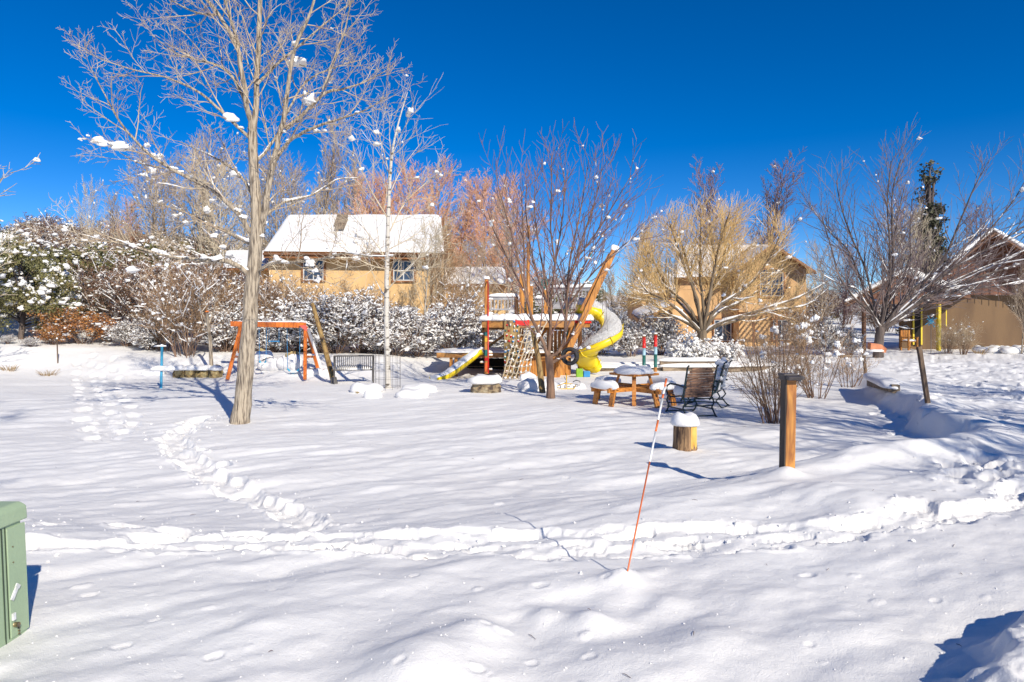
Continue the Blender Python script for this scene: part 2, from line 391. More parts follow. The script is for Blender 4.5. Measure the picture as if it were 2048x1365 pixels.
rr = random.Random(91)
for i in range(70):
    px = rr.uniform(60, 2048); py = rr.uniform(900, 1365)
    if 985 < py < 1110: continue
    x, y = flat(px, py); s = rr.uniform(.4, 1)**1.6
    FOOT.append((x, y, math.cos(.5), math.sin(.5), .07*s, .045*s, rr.choice((-.012, -.008, .010, .012))*s, rr.random()*50))
rr = random.Random(44)
for i in range(170):
    y = rr.uniform(6.6, 30)**1.0; x = rr.uniform(.52, .9)*y
    if y < 10: x = rr.uniform(.64, .95)*y
    if y > 14: x = rr.uniform(.55, .85)*y
    an = rr.uniform(0, 6.28); FOOT.append((x, y, math.cos(an), math.sin(an), rr.uniform(.14, .22), rr.uniform(.08, .13), rr.uniform(.04, .10), rr.random()*50))
for px, py in [(1990, 962), (2025, 985), (2050, 1000), (1985, 935), (2020, 950), (1840, 1020), (1890, 1030), (2040, 920), (1960, 915)]:
    x, y = flat(px, py, 0); FOOT.append((x, y, .8, .6, .26, .15, .08, rr.random()*50))
FOOT = np.array(FOOT)
def H(x, y):
    x = np.atleast_1d(np.asarray(x, float)); y = np.atleast_1d(np.asarray(y, float))
    sh = x.shape; x = x.ravel(); y = y.ravel()
    z = H0(x, y)
    sel0 = np.where((y > 2) & (y < 32) & (np.abs(x) < 28))[0]
    if len(sel0):
        order = sel0[np.argsort(y[sel0])]; ys = y[order]
        dn = np.zeros_like(z); rm = np.zeros_like(z)
        for P_, dep in TROUGH:
            for (x0, y0), (x1, y1) in zip(P_, P_[1:]):
                i0 = np.searchsorted(ys, min(y0, y1)-.7); i1 = np.searchsorted(ys, max(y0, y1)+.7); ii = order[i0:i1]
                if not len(ii): continue
                ii = ii[(x[ii] > min(x0, x1)-.7) & (x[ii] < max(x0, x1)+.7)]
                if not len(ii): continue
                dx, dy = x1-x0, y1-y0; t = np.clip(((x[ii]-x0)*dx+(y[ii]-y0)*dy)/(dx*dx+dy*dy), 0, 1)
                dd = np.hypot(x[ii]-x0-t*dx, y[ii]-y0-t*dy)+.16*fbm(x[ii]*3, y[ii]*5, 51, 4)
                dn[ii] = np.minimum(dn[ii], -dep*(1-sst(.09, .20, dd))*(1+.5*vnoise(x[ii]*9, y[ii]*9, 52)))
        for fx, fy, dx, dy, a, b, dep, sd in FOOT:
            R_ = a*2.0
            i0 = np.searchsorted(ys, fy-R_); i1 = np.searchsorted(ys, fy+R_)
            ii = order[i0:i1]
            if not len(ii): continue
            ii = ii[np.abs(x[ii]-fx) < R_]
            if not len(ii): continue
            ux = x[ii]-fx; uy = y[ii]-fy
            u = (ux*dx+uy*dy)/a; v = (-ux*dy+uy*dx)/b
            r = (np.abs(u)**2.4+np.abs(v)**2.4)**(1/2.4)+.34*fbm(x[ii]*8+sd, y[ii]*8, 2, 4)
            dent = -dep*(1-sst(.5, 1.02, r))
            rim = min(.014, abs(dep)*.2)*np.exp(-((r-1.22)/.22)**2)*(1+1.2*vnoise(x[ii]*20, y[ii]*20, 3))
            if dep < 0: z[ii] += dent; continue
            dn[ii] = np.minimum(dn[ii], dent*(1+.30*vnoise(x[ii]*24, y[ii]*24, 7)+.2*vnoise(x[ii]*60, y[ii]*60, 8))); rm[ii] = np.maximum(rm[ii], rim)
        z += dn+rm*(dn > -.02)
    return z.reshape(sh)
def hz(x, y): return float(H(x, y)[0])
def G(px, py):
    """ground point seen at a photo pixel"""
    dx = (px-CX)/F; dz = -(py-HY)/F
    D = np.concatenate([np.linspace(2, 40, 1500), np.linspace(40, 150, 400)])
    z = H0(D*dx, D); below = np.where(EYE+D*dz <= z)[0]
    i = below[0] if len(below) else len(D)-1
    d = D[i]; x = d*dx
    return Vector((x, d, hz(x, d)))
def P3(px, py, D): return Vector(((px-CX)/F*D, D, EYE-(py-HY)/F*D))
# ground sheet
def build_ground():
    a = np.concatenate([np.linspace(-180, -60, 40, endpoint=False), np.linspace(-60, -39, 60, endpoint=False), np.linspace(-39, 39, 1150, endpoint=False), np.linspace(39, 60, 60, endpoint=False), np.linspace(60, 180, 40, endpoint=False)])
    a = np.radians(a)
    r = np.concatenate([[.4, .9, 1.4], np.geomspace(1.9, 30, 760, endpoint=False), np.geomspace(30, 1500, 130)])
    A, Rr = np.meshgrid(a, r); X = np.sin(A)*Rr; Y = np.cos(A)*Rr
    Z = H(X, Y)
    n, k = X.shape
    V = np.stack([X, Y, Z], -1).reshape(-1, 3)
    idx = np.arange(n*k).reshape(n, k)
    p = idx[:-1]; q = idx[1:]
    f = np.stack([p, np.roll(p, -1, 1), np.roll(q, -1, 1), q], -1).reshape(-1, 4)
    V = np.concatenate([V, [[0, 0, float(Z[0].mean())]]]); c = len(V)-1
    tri = np.stack([np.full(k, c), np.roll(idx[0], -1), idx[0]], -1)
    me = mesh_from('ground', V, [f[:, ::-1], tri[:, ::-1]], M['ground'])
    o = link(bpy.data.objects.new('ground', me)); obj_top(o, 'snow covered lawn, drive and hillside with footprint trails', 'ground', kind='structure')
t0 = time.time()
build_ground(); print('ground', time.time()-t0)
# ------------------------------------------------------------------ trees
class TreeGen:
    def __init__(s, seed): s.r = random.Random(seed); s.lines = []   # (pts, radii, level)
    def rv(s, a=1.0): r = s.r; return Vector((r.gauss(0, a), r.gauss(0, a), r.gauss(0, a)))
    def grow(s, p, d, L, r, lvl, P):
        seg = P['seg'][lvl]; pts = [p.copy()]; rad = [r]; d = d.normalized(); q = p.copy()
        rend = r*P.get('taper', .35)
        if lvl == P['levels']-1: rend = r*.5
        for i in range(seg):
            d = d+s.rv(P['wig'][lvl]); d.z += P['up'][lvl]; d.normalize()
            q = q+d*(L/seg); pts.append(q.copy()); rad.append(r+(rend-r)*(i+1)/seg)
        s.lines.append((pts, rad, lvl)); s.kids(pts, rad, L, lvl, P)
    def kids(s, pts, rad, L, lvl, P, n=None, t0=None, Lc=None):
        nl = lvl+1
        if nl >= P['levels']: return
        n = n if n is not None else P['n'][nl]; n = max(1, int(round(n*s.r.uniform(.75, 1.25))))
        t0 = t0 if t0 is not None else P.get('t0', .2)
        m = len(pts)-1; az = s.r.uniform(0, 6.28)
        for i in range(n):
            t = t0+(1-t0)*(i+s.r.random())/n; t = min(t, .999)
            k = int(t*m); f = t*m-k; p = pts[k].lerp(pts[k+1], f); r = rad[k]+(rad[k+1]-rad[k])*f
            tan = (pts[k+1]-pts[k]).normalized(); az += 2.4+s.r.uniform(-.5, .5)
            ref = Vector((0, 0, 1)) if abs(tan.z) < .9 else Vector((1, 0, 0))
            A = tan.cross(ref).normalized(); B = tan.cross(A)
            an = R(P['ang'][nl]*s.r.uniform(.7, 1.25))
            d = tan*math.cos(an)+(A*math.cos(az)+B*math.sin(az))*math.sin(an)
            LL = (Lc if Lc else P['len'][nl]*L)*(1.15-P.get('sl', .55)*t)*s.r.uniform(.7, 1.25)
            rc = max(P['rmin'], min(r*.62, LL*P.get('rl', .018)))
            s.grow(p, d, LL, rc, nl, P)
def smooth_limb(pts, rad, sub=4):
    """catmull-rom"""
    n = len(pts); out = []; ro = []
    for i in range(n-1):
        p0 = pts[max(0, i-1)]; p1 = pts[i]; p2 = pts[i+1]; p3 = pts[min(n-1, i+2)]
        for j in range(sub):
            t = j/sub
            out.append(.5*((2*p1)+(p2-p0)*t+(2*p0-5*p1+4*p2-p3)*t*t+(3*p1-p0-3*p2+p3)*t**3)); ro.append(rad[i]+(rad[i+1]-rad[i])*t)
    out.append(pts[-1]); ro.append(rad[-1]); return out, ro
def strips(lines, rg, prob, mb, rmin=.006, k=1.0):
    """snow lying along the tops of branches"""
    out = []
    for pts, rad, lvl in lines:
        if rad[0] < rmin: continue
        a = 0; n = len(pts)
        while a < n-1:
            ln = rg.randint(2, 4)
            b = min(n-1, a+ln)
            if rg.random() < prob and b-a >= 1:
                seg = pts[a:b+1]; t = (seg[-1]-seg[0])
                if t.length > 1e-5:
                    hor = math.sqrt(max(0, 1-(t.normalized().z)**2))
                    if hor > .3:
                        pp = [q+Vector((0, 0, rad[a+i]*.75*1.0)) for i, q in enumerate(seg)]
                        rr_ = [max(.004, (rad[a+i]*.8+.006*k)*hor*(.35 if i in (0, len(seg)-1) else rg.uniform(.8, 1.3))) for i in range(len(seg))]
                        if len(pp) == 2:
                            pp = [pp[0], (pp[0]+pp[1])/2, pp[1]]; rr_ = [rr_[0], max(rr_)*2, rr_[1]]
                        out.append((pp, rr_))
            a = b
    tubes_mb(mb, out, 5)
def tree_parts(T, lines, trunk_mat, crown_mat, split=1, snow_mb=None, sides=(10, 6, 4, 3, 3, 3), mid=None):
    tr = MB(); cr = MB()
    for l in sorted(set(l for _, _, l in lines)):
        L = [(p, r) for p, r, ll in lines if ll == l]
        tubes_mb(tr if l < split else cr, L, sides[min(l, 5)])
    a = tr.build('trunk', trunk_mat, T, smooth=True)
    b = cr.build('crown', crown_mat, T, smooth=True)
    if snow_mb is not None and snow_mb.n: snow_mb.build('snow', M['snow'], T, smooth=True)['kind'] = 'stuff'
    return a, b
def blobs_on(lines, rg, n, size, levels=(0, 1, 2), seed=1, rmin=0.0, sub=2, zmax=None, pred=None):
    C = []; S = []
    cand = [l for l in lines if l[2] in levels and l[1][0] >= rmin]
    if not cand: return [], []
    tries = 0
    while len(C) < n and tries < n*20:
        tries += 1
        pts, rad, lvl = rg.choice(cand); k = rg.randrange(len(pts)-1)
        t = (pts[k+1]-pts[k]).normalized()
        if abs(t.z) > rg.uniform(.5, .98): continue
        p = pts[k].lerp(pts[k+1], rg.random())
        if zmax and p.z > zmax and rg.random() > .2: continue
        if pred and not pred(p): continue
        s = size*rg.uniform(.45, 1.5)**1.6
        C.append((p.x, p.y, p.z+rad[k]*.6+s*.1, math.atan2(t.y, t.x))); S.append((s*rg.uniform(.9, 1.5), s*rg.uniform(.6, 1.0), s*rg.uniform(.7, 1.2)))
    return C, S
def limb_tree(name, label, base, limbs, P, tm, cm, seed, counts, split=1, Dspread=1.0, snowf=None, group=None, limb_kids_len=None, sides=(12, 7, 4, 3, 3, 3), trunk_up=None, flare=True, keep=None):
    """limbs: list of (level, depth_end, [(px,py,rpx)...]) in photo pixels at the depth of the base"""
    D = base.y; sc = D/F
    T = Thing(name, label, 'tree', base, group)
    g = TreeGen(seed)
    for lb in limbs:
        lvl, dy, pts = lb[:3]; km = lb[3] if len(lb) > 3 else 1
        n = len(pts)
        pp = []
        for i, q in enumerate(pts):
            v = P3(q[0], q[1], D); v.y += dy[0]+(dy[1]-dy[0])*(i/(n-1)) if isinstance(dy, tuple) else dy*(i/(n-1))
            pp.append(v)
        if lvl == 0: pp[0].z = base.z-.15
        rad = [q[2]*sc*(1 if lvl == 0 else .88) for q in pts]
        if lvl == 0 and flare: rad[0] *= 1.25
        pp, rad = smooth_limb(pp, rad)
        for i in range(1, len(pp)-1): pp[i] += g.rv(rad[i]*(.05 if lvl == 0 else .16))
        g.lines.append((pp, rad, 0 if lvl == 0 else 1))
        L = sum((pp[i+1]-pp[i]).length for i in range(len(pp)-1))
        if lvl > 0: g.kids(pp, rad, L, 1, P, n=max(3, int(counts*L*km)), t0=P.get('lt0', .12), Lc=limb_kids_len)
    if keep: g.lines = [l for l in g.lines if l[2] < 2 or keep(l[0][-1])]
    smb = MB()
    if snowf: snowf(g.lines, smb)
    tree_parts(T, g.lines, tm, cm, split, smb, sides)
    return T
# ---- the big bare tree
def snow_big(lines, mb):
    rg = random.Random(3)
    low = [l for l in lines if l[0][0].z < 4.6]
    strips([l for l in low if l[2] == 1], rg, .38, mb, .014, 1.0); strips([l for l in low if l[2] == 2], rg, .10, mb, .008, 1.0)
    C, S = blobs_on(low, rg, 46, .060, (1, 2), rmin=.008, sub=3)
    # clusters: big soft clumps lying in forks
    C2, S2 = blobs_on(lines, rg, 12, .085, (1, 2), rmin=.01)
    for c, s in list(zip(C, S))[:55]:
        for k in range(rg.randint(1, 3)):
            C2.append((c[0]+rg.uniform(-.12, .12), c[1]+rg.uniform(-.05, .05), c[2]+rg.uniform(-.03, .04), c[3]+rg.uniform(-.6, .6))); S2.append(tuple(v*rg.uniform(.5, .9) for v in s))
    C3 = []; S3 = []
    for px, py, r in [(500, 500, .16), (480, 505, .17), (455, 495, .15), (520, 490, .14), (430, 470, .15), (350, 345, .12), (365, 350, .12), (380, 352, .1), (430, 395, .12), (450, 410, .13), (465, 430, .12), (475, 445, .13), (570, 275, .12), (577, 285, .1), (545, 318, .1), (488, 250, .1), (636, 265, .12), (648, 262, .1), (350, 430, .13), (340, 438, .12), (255, 490, .13), (325, 400, .1), (715, 237, .08), (663, 168, .07), (665, 60, .07), (549, 160, .08), (380, 455, .12), (410, 540, .13), (470, 560, .13), (370, 505, .12), (600, 415, .08), (665, 523, .10), (780, 527, .08), (715, 523, .08), (572, 525, .12), (540, 455, .13), (290, 325, .06), (270, 325, .06)]:
        best = None
        for l_, rd, lv in lines:
            if lv not in (1, 2) or rd[0] < .008: continue
            for v_, rr2 in zip(l_, rd):
                sx = CX+v_.x/v_.y*F-px; sy = HY-(v_.z-EYE)/v_.y*F-py; d2 = sx*sx+sy*sy
                if best is None or d2 < best[0]: best = (d2, v_, rr2)
        p = best[1]+Vector((0, 0, best[2]*.8+r*.15)); r *= .62
        for k in range(3):
            C3.append((p.x+rg.uniform(-.5, .5)*r, p.y+rg.uniform(-.5, .5)*r, p.z+rg.uniform(-.2, .2)*r)); q = r*rg.uniform(.45, .75); S3.append((q*1.3, q, q*.75))
    blobs_mb(mb, C2, S2, 3, 4, .3); blobs_mb(mb, C3, S3, 3, 6, .3)
BIG = G(482, 846)
P_big = dict(levels=5, seg=[1, 6, 6, 5, 4], wig=[0, .1, .12, .13, .14], up=[0, .03, .05, .05, .06], n=[0, 0, 9, 6, 5], len=[1, 1, .5, .5, .5], ang=[0, 40, 42, 42, 42], rmin=.0042, rl=.012, t0=.15)
big_limbs = [
 (0, 0, [(480, 848, 17), (487, 790, 16), (493, 720, 15.5), (499, 640, 14.5), (505, 560, 14), (512, 490, 13), (513, 440, 11.5), (510, 380, 10), (507, 320, 9.5), (505, 265, 8.5)]),
 (1, -.3, [(505, 268, 7), (496, 215, 6), (488, 160, 5.5), (476, 95, 5), (440, 35, 4), (400, -10, 3), (370, -70, 2)]),
 (1, .2, [(506, 285, 7), (511, 200, 6.5), (514, 110, 6), (517, 10, 5.2), (520, -100, 4), (528, -230, 2.5), (530, -330, 1.2)]),
 (1, -.4, [(518, 480, 9), (533, 420, 8), (548, 355, 7), (560, 310, 6.5), (578, 250, 5.5), (590, 180, 4.5), (606, 110, 3.8), (640, 40, 3), (670, -60, 2), (690, -140, 1.2)]),
 (1, .5, [(575, 258, 4.5), (610, 225, 4.2), (655, 180, 3.6), (690, 168, 2.6), (735, 150, 1.8), (790, 118, .8)]),
 (1, -.8, [(556, 320, 4.5), (590, 288, 4), (640, 268, 3.4), (700, 255, 2.4), (760, 243, 1.5), (810, 222, .8)]),
 (1, -.8, [(512, 480, 6), (478, 430, 5.5), (430, 385, 4.6), (350, 347, 3.6), (305, 315, 3), (262, 268, 2.2), (235, 215, 1.4), (212, 165, .7)]),
 (1, .6, [(345, 345, 2.6), (290, 330, 2), (230, 315, 1.5), (180, 290, .9)]),
 (1, .9, [(509, 490, 5), (460, 470, 4.2), (400, 445, 3.2), (340, 420, 2.4), (280, 400, 1.7), (220, 370, .8)]),
 (1, -1.2, [(503, 280, 4), (465, 245, 3.4), (420, 205, 2.6), (360, 182, 1.9), (300, 175, 1.3), (230, 155, .7)]),
 (1, 1.0, [(494, 215, 4.2), (455, 150, 3.6), (410, 115, 2.8), (350, 95, 2), (290, 70, 1.3), (220, 20, .7)]),
 (1, -1.3, [(506, 560, 6.5), (480, 530, 5.8), (430, 524, 4.8), (370, 522, 3.6), (310, 505, 2.4), (240, 490, 1.4), (170, 470, .8)]),
 (1, -1.6, [(514, 545, 5), (560, 530, 4), (620, 530, 3.2), (680, 528, 2.5), (740, 520, 1.8), (800, 530, 1)]),
 (1, 1.0, [(509, 400, 4), (470, 350, 3.3), (420, 315, 2.6), (360, 285, 1.8), (290, 255, .9)]),
 (1, 1.4, [(514, 170, 3.8), (550, 110, 3.2), (590, 55, 2.5), (640, -10, 1.7), (700, -80, .9)]),
 (1, -1.0, [(476, 95, 3.5), (470, 40, 3), (455, -30, 2.3), (440, -120, 1.4)]),
 (1, 1.5, [(510, 330, 4), (540, 270, 3.4), (560, 200, 2.8), (590, 130, 2.2), (640, 90, 1.6), (700, 60, .8)]),
 (1, .2, [(655, 180, 2.6), (680, 120, 2.2), (700, 60, 1.7), (712, 0, 1.2), (720, -60, .6)]),
 (1, .4, [(436, 30, 2.8), (380, 20, 2.2), (320, -10, 1.5), (260, -50, .8)]),
 (1, 1.2, [(520, 440, 4), (560, 400, 3), (610, 380, 2.2), (660, 340, 1.5), (700, 330, .8)]),
]
big_limbs = [(l, d, [(505+(x-505)*.93, y, w_) for x, y, w_ in pp]) if l else (l, d, pp) for l, d, pp in big_limbs]
limb_tree('bare_tree', 'big bare cottonwood tree with pale twigs and snow clumps, nearest tree on the lawn', BIG, big_limbs, P_big, M['bark'], M['twig'], 5, 3.4, split=2, snowf=snow_big, limb_kids_len=1.05)
# ---- birch
BIR = G(776, 777)
def snow_light(n, size, seed=3, sp=.1):
    def f(lines, mb):
        rg = random.Random(seed)
        strips([l for l in lines if l[2] in (1, 2)], rg, sp, mb, .008, 1.0)
        C, S = blobs_on(lines, rg, n, size, (1, 2), rmin=.003); blobs_mb(mb, C, S, 2, seed, .3)
    return f
P_bir = dict(levels=4, seg=[1, 5, 5, 4], wig=[0, .1, .12, .13], up=[0, .05, .07, .06], n=[0, 0, 7, 6], len=[1, 1, .5, .5], ang=[0, 35, 38, 40], rmin=.006, rl=.012, t0=.15)
bir_limbs = [(0, 0, [(776, 777, 5.6), (774, 700, 5.2), (773, 620, 5), (774, 540, 4.6), (775, 470, 4.2), (778, 400, 3.6), (781, 340, 3), (788, 285, 2.2), (800, 235, 1.5), (815, 185, .8)])]
for x0, y0, x1, y1, x2, y2, r, dy in [(775, 580, 830, 530, 905, 478, 1.7, -1), (774, 520, 735, 470, 690, 420, 1.6, .8), (776, 470, 810, 400, 870, 340, 1.6, .5), (777, 440, 745, 380, 720, 310, 1.5, -.8), (779, 390, 800, 330, 835, 270, 1.4, .8), (780, 360, 765, 300, 745, 240, 1.3, .4), (775, 540, 730, 525, 660, 470, 1.5, -1.1), (785, 310, 810, 260, 830, 225, 1.0, -.3), (776, 500, 820, 470, 862, 430, 1.3, .9), (774, 600, 745, 560, 720, 500, 1.2, .9), (783, 320, 775, 270, 772, 215, 1.0, .6)]:
    bir_limbs.append((1, dy, [(x0, y0, r), (x1, y1, r*.7), (x2, y2, r*.3)]))
limb_tree('birch_tree', 'slender white-barked birch tree inside a wire cage beside the bench', BIR, bir_limbs, P_bir, M['birch'], M['birch_twig'], 8, 4.2, snowf=snow_light(30, .07), limb_kids_len=1.5)
# ---- vase tree in front of the play ship
VAS = G(1102, 797)
P_vas = dict(levels=4, seg=[1, 5, 5, 4], wig=[0, .08, .08, .1], up=[0, .07, .1, .09], n=[0, 0, 8, 6], len=[1, 1, .5, .5], ang=[0, 30, 30, 32], rmin=.0062, rl=.012, t0=.15)
vas = [(0, 0, [(1102, 798, 8), (1101, 760, 7.6), (1099, 735, 7.6), (1098, 712, 8.2)])]
def fan(lst, root, r0, pts, dy, r1=.6):
    n = len(pts)+1
    P = [(root[0], root[1], r0)]+[(p[0], p[1], r0+(r1-r0)*(i+1)/(n-1)) for i, p in enumerate(pts)]
    lst.append((1, dy, P))
fan(vas, (1096, 716), 4.4, [(1082, 670), (1062, 620), (1050, 560), (1034, 480), (1015, 400), (998, 330), (992, 290)], -.5)
fan(vas, (1098, 712), 4.2, [(1100, 660), (1101, 610), (1092, 540), (1078, 450), (1070, 360), (1072, 280)], .4)
fan(vas, (1100, 715), 4.2, [(1124, 690), (1132, 620), (1134, 560), (1150, 490), (1175, 400), (1195, 320), (1200, 270)], -.4)
fan(vas, (1101, 640), 3, [(1104, 560), (1115, 470), (1128, 380), (1132, 300), (1130, 270)], .6)
fan(vas, (1132, 620), 3, [(1150, 550), (1185, 470), (1225, 400), (1262, 345)], .8)
fan(vas, (1134, 570), 2.5, [(1140, 480), (1155, 400), (1165, 320), (1170, 275)], -.8)
fan(vas, (1055, 580), 2.6, [(1030, 520), (1005, 460), (985, 410), (975, 370)], .7)
fan(vas, (1050, 560), 2.4, [(1048, 480), (1045, 400), (1040, 310)], -.7)
fan(vas, (1098, 600), 2.4, [(1075, 520), (1060, 440), (1052, 350), (1055, 300)], 1.0)
fan(vas, (1150, 490), 2.2, [(1190, 430), (1220, 370), (1250, 310)], -.9)
fan(vas, (1110, 500), 2.2, [(1100, 420), (1100, 330), (1098, 270)], -1.0)
fan(vas, (1134, 600), 2.4, [(1170, 540), (1200, 500), (1240, 460), (1275, 430)], -1.1)
vas.append((1, 0, [(1100, 728, 4.2), (1118, 718, 3.6), (1141, 708, 3.0), (1152, 704, 2)]))
vas = [(l, d, [(x, 712-(712-y)*.86 if y < 712 else y, rr_) for x, y, rr_ in pp]) for l, d, pp in vas]
limb_tree('bare_tree', 'vase shaped bare tree with reddish twigs in front of the play ship', VAS, vas, P_vas, M['bark_brown'], M['twig_red'], 12, 4.2, split=2, snowf=snow_light(90, .04, 5, .04), limb_kids_len=1.3)
# ---- yellow willow
def G2(px, D): x = (px-CX)/F*D; return Vector((x, D, hz(x, D)))
WIL = G2(1405, 29)
P_wil = dict(sl=.35, lt0=.34, levels=4, seg=[1, 5, 5, 4], wig=[0, .08, .10, .12], up=[0, .06, .10, .10], n=[0, 0, 14, 15], len=[1, 1, .52, .5], ang=[0, 38, 40, 38], rmin=.0075, rl=.011, t0=.1)
wil = [(0, 0, [(1403, 700, 9), (1404, 680, 9.5), (1405, 660, 9)])]
for pts, dy in [([(1360, 625), (1315, 590), (1275, 572), (1250, 540)], -1.5), ([(1375, 600), (1330, 555), (1290, 500), (1272, 450)], 1.2), ([(1388, 590), (1355, 510), (1330, 450), (1315, 415)], -1.5), ([(1398, 590), (1385, 500), (1375, 440), (1365, 405)], 2.0),
                ([(1412, 590), (1420, 500), (1428, 440), (1435, 400)], -1.8), ([(1422, 600), (1450, 530), (1475, 460), (1495, 415)], 1.6), ([(1430, 610), (1490, 560), (1530, 500), (1550, 440)], -1.2), ([(1440, 620), (1500, 590), (1560, 550), (1600, 500)], 1.0),
                ([(1445, 640), (1520, 612), (1590, 585), (1650, 545)], -1.4), ([(1440, 650), (1500, 632), (1570, 612), (1640, 600), (1690, 560)], .6), ([(1370, 640), (1330, 620), (1300, 590), (1262, 590)], .8), ([(1408, 620), (1400, 540), (1400, 470), (1402, 400)], 0), ([(1415, 610), (1440, 560), (1500, 480), (1530, 430)], 2.2),
                ([(1380, 615), (1345, 560), (1310, 470), (1300, 430)], 2.4), ([(1420, 630), (1470, 600), (1520, 540), (1570, 470)], 2.6)]:
    fan(wil, (1405, 668), 4.5, pts, dy, 1.0)
def squash(L, y0, k): return [(l, d, [(x, y0-(y0-y)*k if y < y0 else y, rr_) for x, y, rr_ in pp]) for l, d, pp in L]
wil = [(l, d, [(1405+(x-1405)*.93, y, w_) for x, y, w_ in pp], .35 if pp[-1][0] > 1595 else 1) for l, d, pp in squash(wil, 668, .86)]
def snow_wil(lines, mb):
    rg = random.Random(9)
    strips([l for l in lines if l[2] == 1], rg, .8, mb, .02, 3)
    strips([l for l in lines if l[2] == 2 and l[0][0].z < 4.6], rg, .3, mb, .008, 2)
    C, S = blobs_on([l for l in lines if l[0][0].z < 5], rg, 130, .065, (1, 2)); blobs_mb(mb, C, S, 2, 2, .3)
limb_tree('willow_tree', 'broad yellow-twigged willow with snow along its low fanned limbs', WIL, wil, P_wil, M['willow_bark'], M['willow'], 21, 7.0, split=2, snowf=snow_wil, limb_kids_len=1.6, keep=lambda v: ((v.x-WIL.x-.25)/4.35)**2+((v.y-WIL.y)/4.3)**2+((v.z-WIL.z-2.9)/(4.25+.35*math.sin(v.x*2.1)*math.sin(v.y*1.7)))**2 < 1)
# ---- right tree
RIG = G2(1762, 29)
P_rig = dict(levels=4, seg=[1, 5, 5, 4], wig=[0, .09, .1, .12], up=[0, .05, .08, .08], n=[0, 0, 9, 7], len=[1, 1, .55, .52], ang=[0, 34, 34, 36], rmin=.0085, rl=.011, t0=.12)
rig = [(0, 0, [(1756, 705, 9), (1758, 680, 8.5), (1762, 655, 8)])]
for pts, dy, r in [([(1740, 625), (1700, 590), (1665, 540), (1645, 480), (1622, 410)], -1, 3.6), ([(1752, 600), (1740, 520), (1715, 440), (1700, 370), (1695, 310)], 1, 3.4), ([(1765, 600), (1775, 520), (1768, 430), (1765, 350), (1775, 285)], -1, 3.6), ([(1775, 600), (1800, 540), (1810, 470), (1830, 380), (1850, 320)], 1.5, 3.6),
                   ([(1785, 625), (1820, 570), (1870, 510), (1900, 430), (1925, 350), (1950, 290)], -.8, 4.6), ([(1790, 625), (1840, 560), (1900, 520), (1960, 460), (2010, 400)], 1, 4.6), ([(1795, 630), (1860, 575), (1940, 540), (2010, 510), (2060, 460)], -1.4, 4), ([(1800, 640), (1860, 600), (1930, 570), (2010, 560), (2090, 540)], 0.4, 4), ([(1800, 600), (1870, 540), (1930, 470), (1985, 390), (2010, 330)], -1.2, 3.4), ([(1830, 590), (1900, 540), (1990, 490), (2070, 430)], -2.2, 3),
                   ([(1810, 640), (1870, 585), (1960, 555), (2050, 545)], 1.8, 3), ([(1745, 580), (1725, 480), (1690, 420), (1660, 350)], 2.2, 2.6), ([(1740, 630), (1715, 600), (1690, 570), (1650, 560), (1610, 540)], -1.6, 2.2), ([(1768, 560), (1755, 460), (1740, 380), (1735, 300)], -1.8, 2.6), ([(1800, 580), (1850, 500), (1870, 420), (1890, 340)], 2.4, 3),
                   ([(1850, 555), (1930, 490), (1990, 440), (2040, 380)], -2, 3)]:
    fan(rig, (1762, 660), r, pts, dy, .8)
rig = squash(rig, 655, .88)
def snow_rig(lines, mb):
    rg = random.Random(19)
    strips([l for l in lines if l[2] == 1], rg, .6, mb, .02, 3)
    strips([l for l in lines if l[2] == 2 and l[0][0].z < 5 and l[0][0].x > RIG.x], rg, .35, mb, .01, 2)
    C, S = blobs_on([l for l in lines if l[0][0].x > RIG.x-.5], rg, 130, .055, (1, 2)); blobs_mb(mb, C, S, 2, 2, .3)
limb_tree('bare_tree', 'wide spreading dark bare tree with snow-lined limbs in front of the porch building', RIG, rig, P_rig, M['bark_dark'], M['tw_dark'], 31, 3.0, split=2, snowf=snow_rig, limb_kids_len=2.3)
print('feature trees', time.time()-t0)
# ------------------------------------------------------------------ generic plants (templates + copies)
def crown_template(seed, height, nl1, len1, ang1, up, n2, n3, rmin, r0, first=.15, l2=.4, l3=.45, ang=34, stems=1, wig=.09):
    g = TreeGen(seed); r = g.r
    P = dict(levels=4, seg=[8, 5, 4, 3], wig=[.03, wig, wig, wig], up=[0.02, up, up, up], n=[0, nl1, n2, n3], len=[1, len1, l2, l3], ang=[0, ang1, ang, ang], rmin=rmin, rl=.012, t0=first, taper=.12)
    for i in range(stems):
        d = Vector((r.uniform(-.12, .12), r.uniform(-.12, .12), 1)) if stems == 1 else Vector((r.gauss(0, .35), r.gauss(0, .35), 1))
        g.grow(Vector((r.uniform(-.1, .1), r.uniform(-.1, .1), -.2)) if stems > 1 else Vector((0, 0, -.3)), d, height*(1 if stems == 1 else r.uniform(.6, 1)), r0, 0, P)
    return g.lines
class Template:
    h = 1.0
    def __init__(s): s.parts = []   # name, mesh
def template(lines, bark, twig, snow=None, leaves=None, split=1, sides=(6, 4, 3, 3)):
    t = Template(); tr = MB(); cr = MB(); zz = sorted(q.z for l in lines for q in l[0]); t.h = zz[int(len(zz)*.995)]
    for l in sorted(set(l for _, _, l in lines)):
        tubes_mb(tr if l < split else cr, [(p, r) for p, r, ll in lines if ll == l], sides[min(l, 3)])
    for nm, mb, m in (('trunk', tr, bark), ('crown', cr, twig), ('snow', snow, M['snow']), ('foliage', leaves[0] if leaves else None, leaves[1] if leaves else None)):
        if mb is None or mb.n == 0: continue
        t.parts.append((nm, mesh_from(nm, np.concatenate(mb.v), [np.concatenate(v) for v in mb.f.values()], m, True)))
    return t
